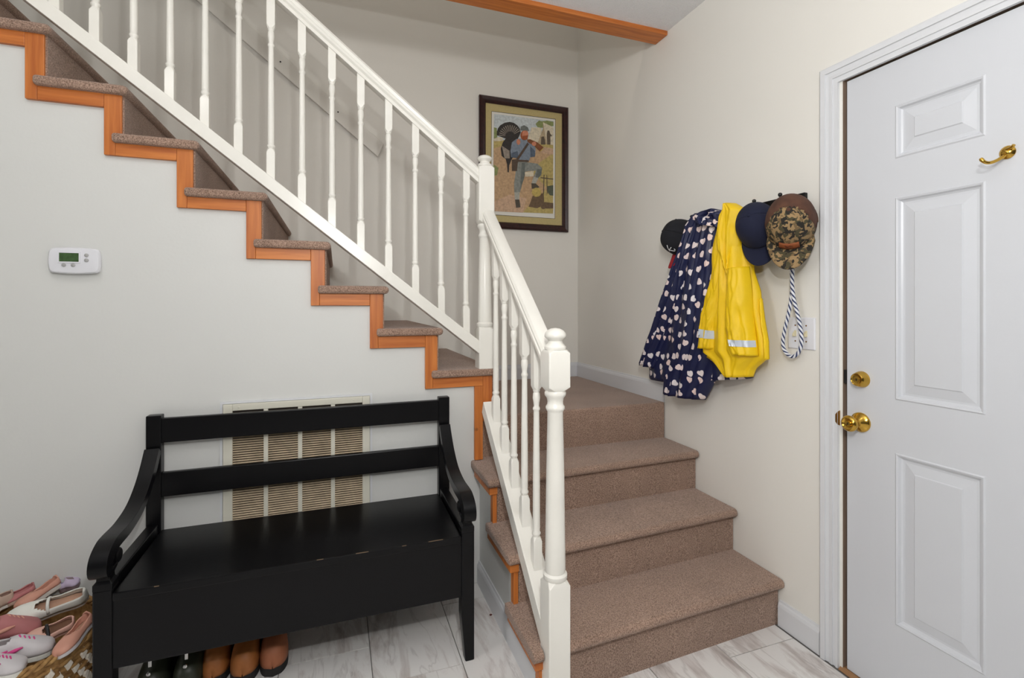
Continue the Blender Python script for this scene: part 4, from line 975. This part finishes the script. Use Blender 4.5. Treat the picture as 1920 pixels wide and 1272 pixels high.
# ------------------------------------------------------------------ shoes
WT = [(0, 0.0), (0.015, 0.40), (0.06, 0.64), (0.15, 0.74), (0.35, 0.70), (0.55, 0.86), (0.70, 1.0), (0.82, 0.97), (0.91, 0.80), (0.965, 0.55), (0.99, 0.28), (1, 0.0)]
def tab(T, t):
    for (a_, x), (b2, y) in zip(T, T[1:]):
        if t <= b2: return x + (y - x) * (t - a_) / (b2 - a_)
    return T[-1][1]
def shoe(name, label, heel, toe, z0, z1, width, style, upper, sole, inner, tilt=0.0, strap=None, cat='shoe', group='shoes in the basket', accent=None, hs=0.012, lean=-0.05):
    A, B = at(*heel, 'Z', z0), at(*toe, 'Z', z1)
    return shoe3(name, label, A, B, width, style, upper, sole, inner, tilt, strap, cat, group, accent, hs, lean)
def shoe3(name, label, A, B, width, style, upper, sole, inner, tilt=0.0, strap=None, cat='shoe', group='shoes in the basket', accent=None, hs=0.012, lean=-0.05):
    L = (B - A).length; y = (B - A).normalized(); upv = Vector((math.sin(tilt) * 0.9, lean, 1))
    M = frame_matrix(A, y, upv)
    t = thing(name, label, cat, A, group)
    hw = width / 2; N = 26
    out = [(tab(WT, k / N) * hw, k / N * L) for k in range(N + 1)]
    poly = [(x, y_) for x, y_ in out] + [(-x, y_) for x, y_ in out[::-1]][1:-1]
    obj('sole', MB().prism([(x * 1.03, y_, 0) for x, y_ in poly], (0, 0, hs)).xf(M), sole, t, bevel=0.003)
    obj('insole', MB().prism([(x * 0.88, y_ * 0.96 + 0.02 * L, hs) for x, y_ in poly], (0, 0, 0.004)).xf(M), inner, t)
    flat = style == 'flat'
    Ht = [(0, 0.050), (0.1, 0.048), (0.35, 0.036), (0.6, 0.036), (0.8, 0.034), (0.95, 0.024), (1, 0.006)] if flat else [(0, 0.062), (0.1, 0.064), (0.30, 0.066), (0.45, 0.070), (0.6, 0.056), (0.8, 0.040), (0.95, 0.028), (1, 0.006)]
    to = 0.62 if flat else 0.42
    if style == 'boot': to = -1; Ht = [(0, 0.12), (0.25, 0.13), (0.42, 0.115), (0.6, 0.075), (0.8, 0.060), (0.95, 0.046), (1, 0.006)]
    k_ = L / 0.20; NP = 16; V = []; F = []
    for i in range(N + 1):
        tt = i / N; w_ = max(0.0015, tab(WT, tt) * hw); H = tab(Ht, tt) * k_ * (0.85 if flat else 1)
        for j in range(NP + 1):
            ph = math.pi * j / NP
            V.append(Vector((w_ * math.copysign(abs(math.cos(ph)) ** 0.75, math.cos(ph)), tt * L, hs + H * math.sin(ph) ** 0.8)))
    for i in range(N):
        tt = (i + 0.5) / N
        for j in range(NP):
            ph = math.pi * (j + 0.5) / NP
            if tt < to:
                edge = math.radians(48 if flat else 58) * (1 + 0.9 * max(0, (tt - to + 0.12) / 0.12))
                if tt < 0.05: edge = math.pi
                if edge < ph < math.pi - edge: continue
            a_ = i * (NP + 1) + j; F.append((a_, a_ + 1, a_ + NP + 2, a_ + NP + 1))
    mb = MB(); mb.add(V, F); mb.xf(M)
    obj('upper', mb, upper, t, smooth=True, solid=0.0035)
    if style == 'boot':
        rings = []
        for q in range(6):
            z = hs + 0.06 * k_ + q * 0.022
            cy, rx, ry_ = L * (0.26 - 0.01 * q), hw * 0.80, L * 0.235
            rings.append([Vector((rx * math.cos(a_), cy + ry_ * math.sin(a_), z)) for a_ in [2 * math.pi * s / 18 for s in range(18)]])
        m2 = MB().loft(rings, cap=False); m2.xf(M); obj('shaft', m2, upper, t, smooth=True, solid=0.004)
    if style == 'sneaker' or style == 'boot':
        for q in range(4):
            tt = (0.46 if style == 'sneaker' else 0.50) + 0.07 * q; H = tab(Ht, tt) * k_ + hs; w_ = tab(WT, tt) * hw
            pts = [M @ Vector((w_ * 0.42 * s, tt * L + 0.006 * s, H * 0.985 - 0.010 * s * s + 0.003)) for s in (-1, -0.5, 0, 0.5, 1)]
            obj('lace', MB().tube(pts, 0.0022, 6), accent or sole, t, smooth=True)
    if accent and style != 'boot':
        # side stripe
        for sd in (1, -1):
            pts = []
            for tt in (0.22, 0.34, 0.46, 0.56):
                w_ = tab(WT, tt) * hw; pts.append(M @ Vector((sd * (w_ * 0.98 + 0.001), tt * L, hs + 0.010 + (tt - 0.2) * 0.06)))
            obj('stripe', MB().tube(pts, [0.002, 0.006, 0.006, 0.002], 6), accent, t, smooth=True)
    if strap:
        for tt in strap[1:]:
            w_ = tab(WT, tt) * hw; H = tab(Ht, tt) * k_ * (0.85 if flat else 1) * 1.15
            pts = [M @ Vector((w_ * 1.02 * math.cos(ph), tt * L, hs + H * math.sin(ph) ** 0.8)) for ph in [math.pi * s / 12 for s in range(1, 12)]]
            obj('strap', MB().tube(pts, 0.0045, 8), strap[0], t, smooth=True)
    return t
for nm, c, r_ in [('shoe_white', (224, 224, 216), 0.3), ('shoe_rose', (176, 112, 112), 0.7), ('shoe_salmon', (206, 150, 130), 0.6), ('shoe_blush', (212, 168, 152), 0.5), ('shoe_beige', (176, 152, 136), 0.7), ('shoe_lavender', (186, 172, 196), 0.55), ('shoe_purple', (96, 78, 128), 0.6), ('shoe_black', (26, 24, 26), 0.5), ('shoe_magenta', (206, 70, 134), 0.6), ('shoe_palegrey', (200, 196, 198), 0.6), ('sole_white', (212, 204, 196), 0.7), ('sole_grey', (130, 112, 116), 0.8), ('insole_tan', (188, 148, 124), 0.7), ('insole_brown', (112, 78, 58), 0.8),
                  ('boot_tan', (160, 98, 48), 0.55), ('boot_brown', (158, 96, 64), 0.6), ('boot_rubber', (30, 28, 28), 0.8), ('boot_olive', (44, 48, 36), 0.45), ('metal_bright', (225, 225, 225), 0.25)]:
    mat(nm, c, r_, metal=1.0 if nm == 'metal_bright' else 0, var=0.10 if nm.startswith('boot') else 0.04, vscale=25)

# basket
BC = Vector((-2.600, -0.245, 0)); BR = 0.225; BH = 0.245
bk = thing('woven_basket', 'round woven basket full of small shoes on the floor left of the bench', 'basket', BC)
mat('wicker', (176, 138, 84), 0.8, col2=(120, 84, 44), vscale=60)
mat('wicker_white', (222, 214, 200), 0.75)
rad = lambda z: 0.185 + (BR - 0.185) * min(1, z / BH) ** 0.8
prof = [(0.001, 0.004), (rad(0), 0.004)] + [(rad(z), z) for z in [BH * k / 10 for k in range(1, 11)]] + [(BR - 0.014, BH), (BR - 0.018, BH * 0.5), (0.17, 0.016), (0.001, 0.016)]
obj('body', MB().lathe(prof, BC, n=48, cap=False), 'wicker', bk, smooth='auto')
for q in (0, 1, 2):
    pts = []
    for k in range(160):
        a_ = 2 * math.pi * k / 160; ph = a_ * 18 + q * 2 * math.pi / 3
        pts.append(BC + Vector(((BR - 0.006 + 0.007 * math.cos(ph)) * math.cos(a_), (BR - 0.006 + 0.007 * math.cos(ph)) * math.sin(a_), BH + 0.004 + 0.007 * math.sin(ph))))
    obj('rim_strand', MB().tube(pts, 0.006, 8, closed=True), 'wicker', bk, smooth=True)
for r_i in range(9):
    z = 0.014 + r_i * 0.026
    pts = [BC + Vector(((rad(z) + 0.001 + 0.0035 * math.cos(a_ * 22 + math.pi * r_i)) * math.cos(a_), (rad(z) + 0.001 + 0.0035 * math.cos(a_ * 22 + math.pi * r_i)) * math.sin(a_), z + 0.003 * math.sin(a_ * 44))) for a_ in [2 * math.pi * k / 132 for k in range(132)]]
    obj('weave_row', MB().tube(pts, 0.0058, 6, closed=True), 'wicker', bk, smooth=True)
dm = MB()
for (x, z, y) in [(0, 0, 0)]:
    dm.loft([[Vector((-0.009, 0.0, -0.002)), Vector((0.002, 0.0, -0.017)), Vector((0.009, 0.0, 0.002)), Vector((-0.002, 0.0, 0.017))], [Vector((-0.007, 0.006, -0.001)), Vector((0.001, 0.006, -0.012)), Vector((0.007, 0.006, 0.001)), Vector((-0.001, 0.006, 0.012))]])
dm.xf(Matrix.Diagonal((1.35, 1.0, 1.1, 1)))
dme = dm.mesh('weave_diamond', ['wicker_white'])
for r_i in range(8):
    for k in range(30):
        a_ = 2 * math.pi * (k + 0.5 * (r_i % 2)) / 30; z = 0.027 + r_i * 0.026
        if math.sin(a_) > 0.75: continue
        o = bpy.data.objects.new('weave_diamond', dme); COL.objects.link(o); o.parent = bk; o.matrix_parent_inverse = Matrix.Translation(-BC)
        o.location = BC + Vector(((rad(z) + 0.002) * math.cos(a_), (rad(z) + 0.002) * math.sin(a_), z)); o.rotation_euler = (0, 0, a_ - math.pi / 2)

shoe('mary_jane_shoe', 'white mary jane flat with tan insole on top of the shoe pile', (168, 1122), (8, 1172), 0.295, 0.275, 0.066, 'flat', 'shoe_white', 'sole_white', 'insole_tan', 0.1, ('shoe_white', 0.46), lean=-0.60)
shoe('pink_sneaker', 'dusty rose sneaker with white sole at the left edge of the basket', (-62, 1218), (74, 1186), 0.285, 0.255, 0.072, 'sneaker', 'shoe_rose', 'sole_white', 'insole_brown', -0.1, accent='shoe_salmon', hs=0.018)
shoe('strap_flat', 'blush pink flat with thin black strap under the white mary jane', (140, 1172), (42, 1215), 0.262, 0.25, 0.058, 'flat', 'shoe_blush', 'shoe_blush', 'insole_brown', 0.0, ('shoe_black', 0.52), lean=-0.5)
shoe('salmon_slip_on', 'salmon slip-on shoe with pale grey sole against the bench leg', (172, 1168), (112, 1238), 0.262, 0.245, 0.056, 'flat', 'shoe_salmon', 'shoe_palegrey', 'insole_tan', -0.45, lean=-0.4)
shoe('white_trainer', 'white and magenta trainer lying under the rose sneaker', (-30, 1252), (102, 1222), 0.245, 0.235, 0.068, 'sneaker', 'shoe_palegrey', 'shoe_white', 'insole_tan', -0.3, accent='shoe_magenta', hs=0.016)
shoe('white_trainer', 'white and magenta trainer at the very front of the basket', (-60, 1280), (48, 1258), 0.262, 0.248, 0.068, 'sneaker', 'shoe_palegrey', 'shoe_white', 'insole_tan', -0.3, accent='shoe_magenta', hs=0.016)
shoe('lavender_clog', 'lavender foam clog tipped on its side at the back of the basket', (112, 1108), (152, 1094), 0.268, 0.276, 0.060, 'sneaker', 'shoe_lavender', 'sole_grey', 'shoe_purple', 0.5, hs=0.016)
shoe('salmon_sneaker', 'salmon sneaker with pale sole behind the white mary jane', (112, 1100), (34, 1150), 0.285, 0.272, 0.060, 'flat', 'shoe_salmon', 'sole_white', 'shoe_beige', -0.35, hs=0.015)
shoe('rose_flat', 'rose pink flat at the back left of the basket', (66, 1108), (2, 1140), 0.292, 0.28, 0.060, 'flat', 'shoe_rose', 'shoe_beige', 'shoe_rose', -0.2)
shoe('beige_sneaker', 'beige sneaker tucked in at the far left of the basket', (28, 1128), (-50, 1165), 0.285, 0.27, 0.062, 'sneaker', 'shoe_beige', 'sole_white', 'insole_tan', -0.1)

# boots under the bench
GB = 'boots under the bench'
def boot(name, label, x, toe_y, heel_y, up_m, so_m, rz=0.0, L=None, width=0.088):
    A = Vector((x, heel_y, 0.0)); B = Vector((x + rz, toe_y, 0.0))
    return shoe3(name, label, A, B, width, 'boot', up_m, so_m, 'boot_rubber', 0, None, 'boot', GB, 'boot_rubber', 0.03)
boot('work_boot', 'tan leather work boot, leftmost of the three brown boots under the bench', -2.050, -0.295, -0.045, 'boot_tan', 'boot_rubber')
boot('work_boot', 'tan leather work boot, middle of the three brown boots under the bench', -1.957, -0.320, -0.065, 'boot_tan', 'boot_rubber')
boot('work_boot', 'reddish brown leather boot, rightmost of the three brown boots under the bench', -1.872, -0.315, -0.06, 'boot_brown', 'boot_rubber', rz=0.006)
for x, lb in ((-2.222, 'dark olive boot with bright buckle, leftmost under the bench'), (-2.122, 'dark olive boot with bright buckle, next to the tan work boots')):
    t = boot('olive_boot', lb, x, -0.325, -0.07, 'boot_olive', 'boot_rubber')
    b1 = obj('buckle', MB().box(x - 0.005, x + 0.005, -0.300, -0.288, 0.112, 0.135), 'metal_bright', t, bevel=0.002)
    obj('buckle', MB().lathe([(0.001, -0.005), (0.006, -0.003), (0.006, 0.003), (0.001, 0.005)], (x - 0.001, -0.308, 0.098), (0, 1, 0), 12), 'metal_bright', t, smooth='auto')

# dry leaf scrap on the tiles
mat('leaf_red', (92, 40, 34), 0.8)
p = at(920, 1154, 'Z', 0.0)
o = obj('leaf_scrap', MB().prism([p + Vector((-0.006, -0.003, 0.0008)), p + Vector((0.0, -0.006, 0.0008)), p + Vector((0.007, -0.001, 0.0008)), p + Vector((0.003, 0.005, 0.0008)), p + Vector((-0.004, 0.004, 0.0008))], (0, 0, 0.0015)), 'leaf_red')
tag(o, 'tiny dark red scrap on the marble floor beside the bench leg', 'scrap')
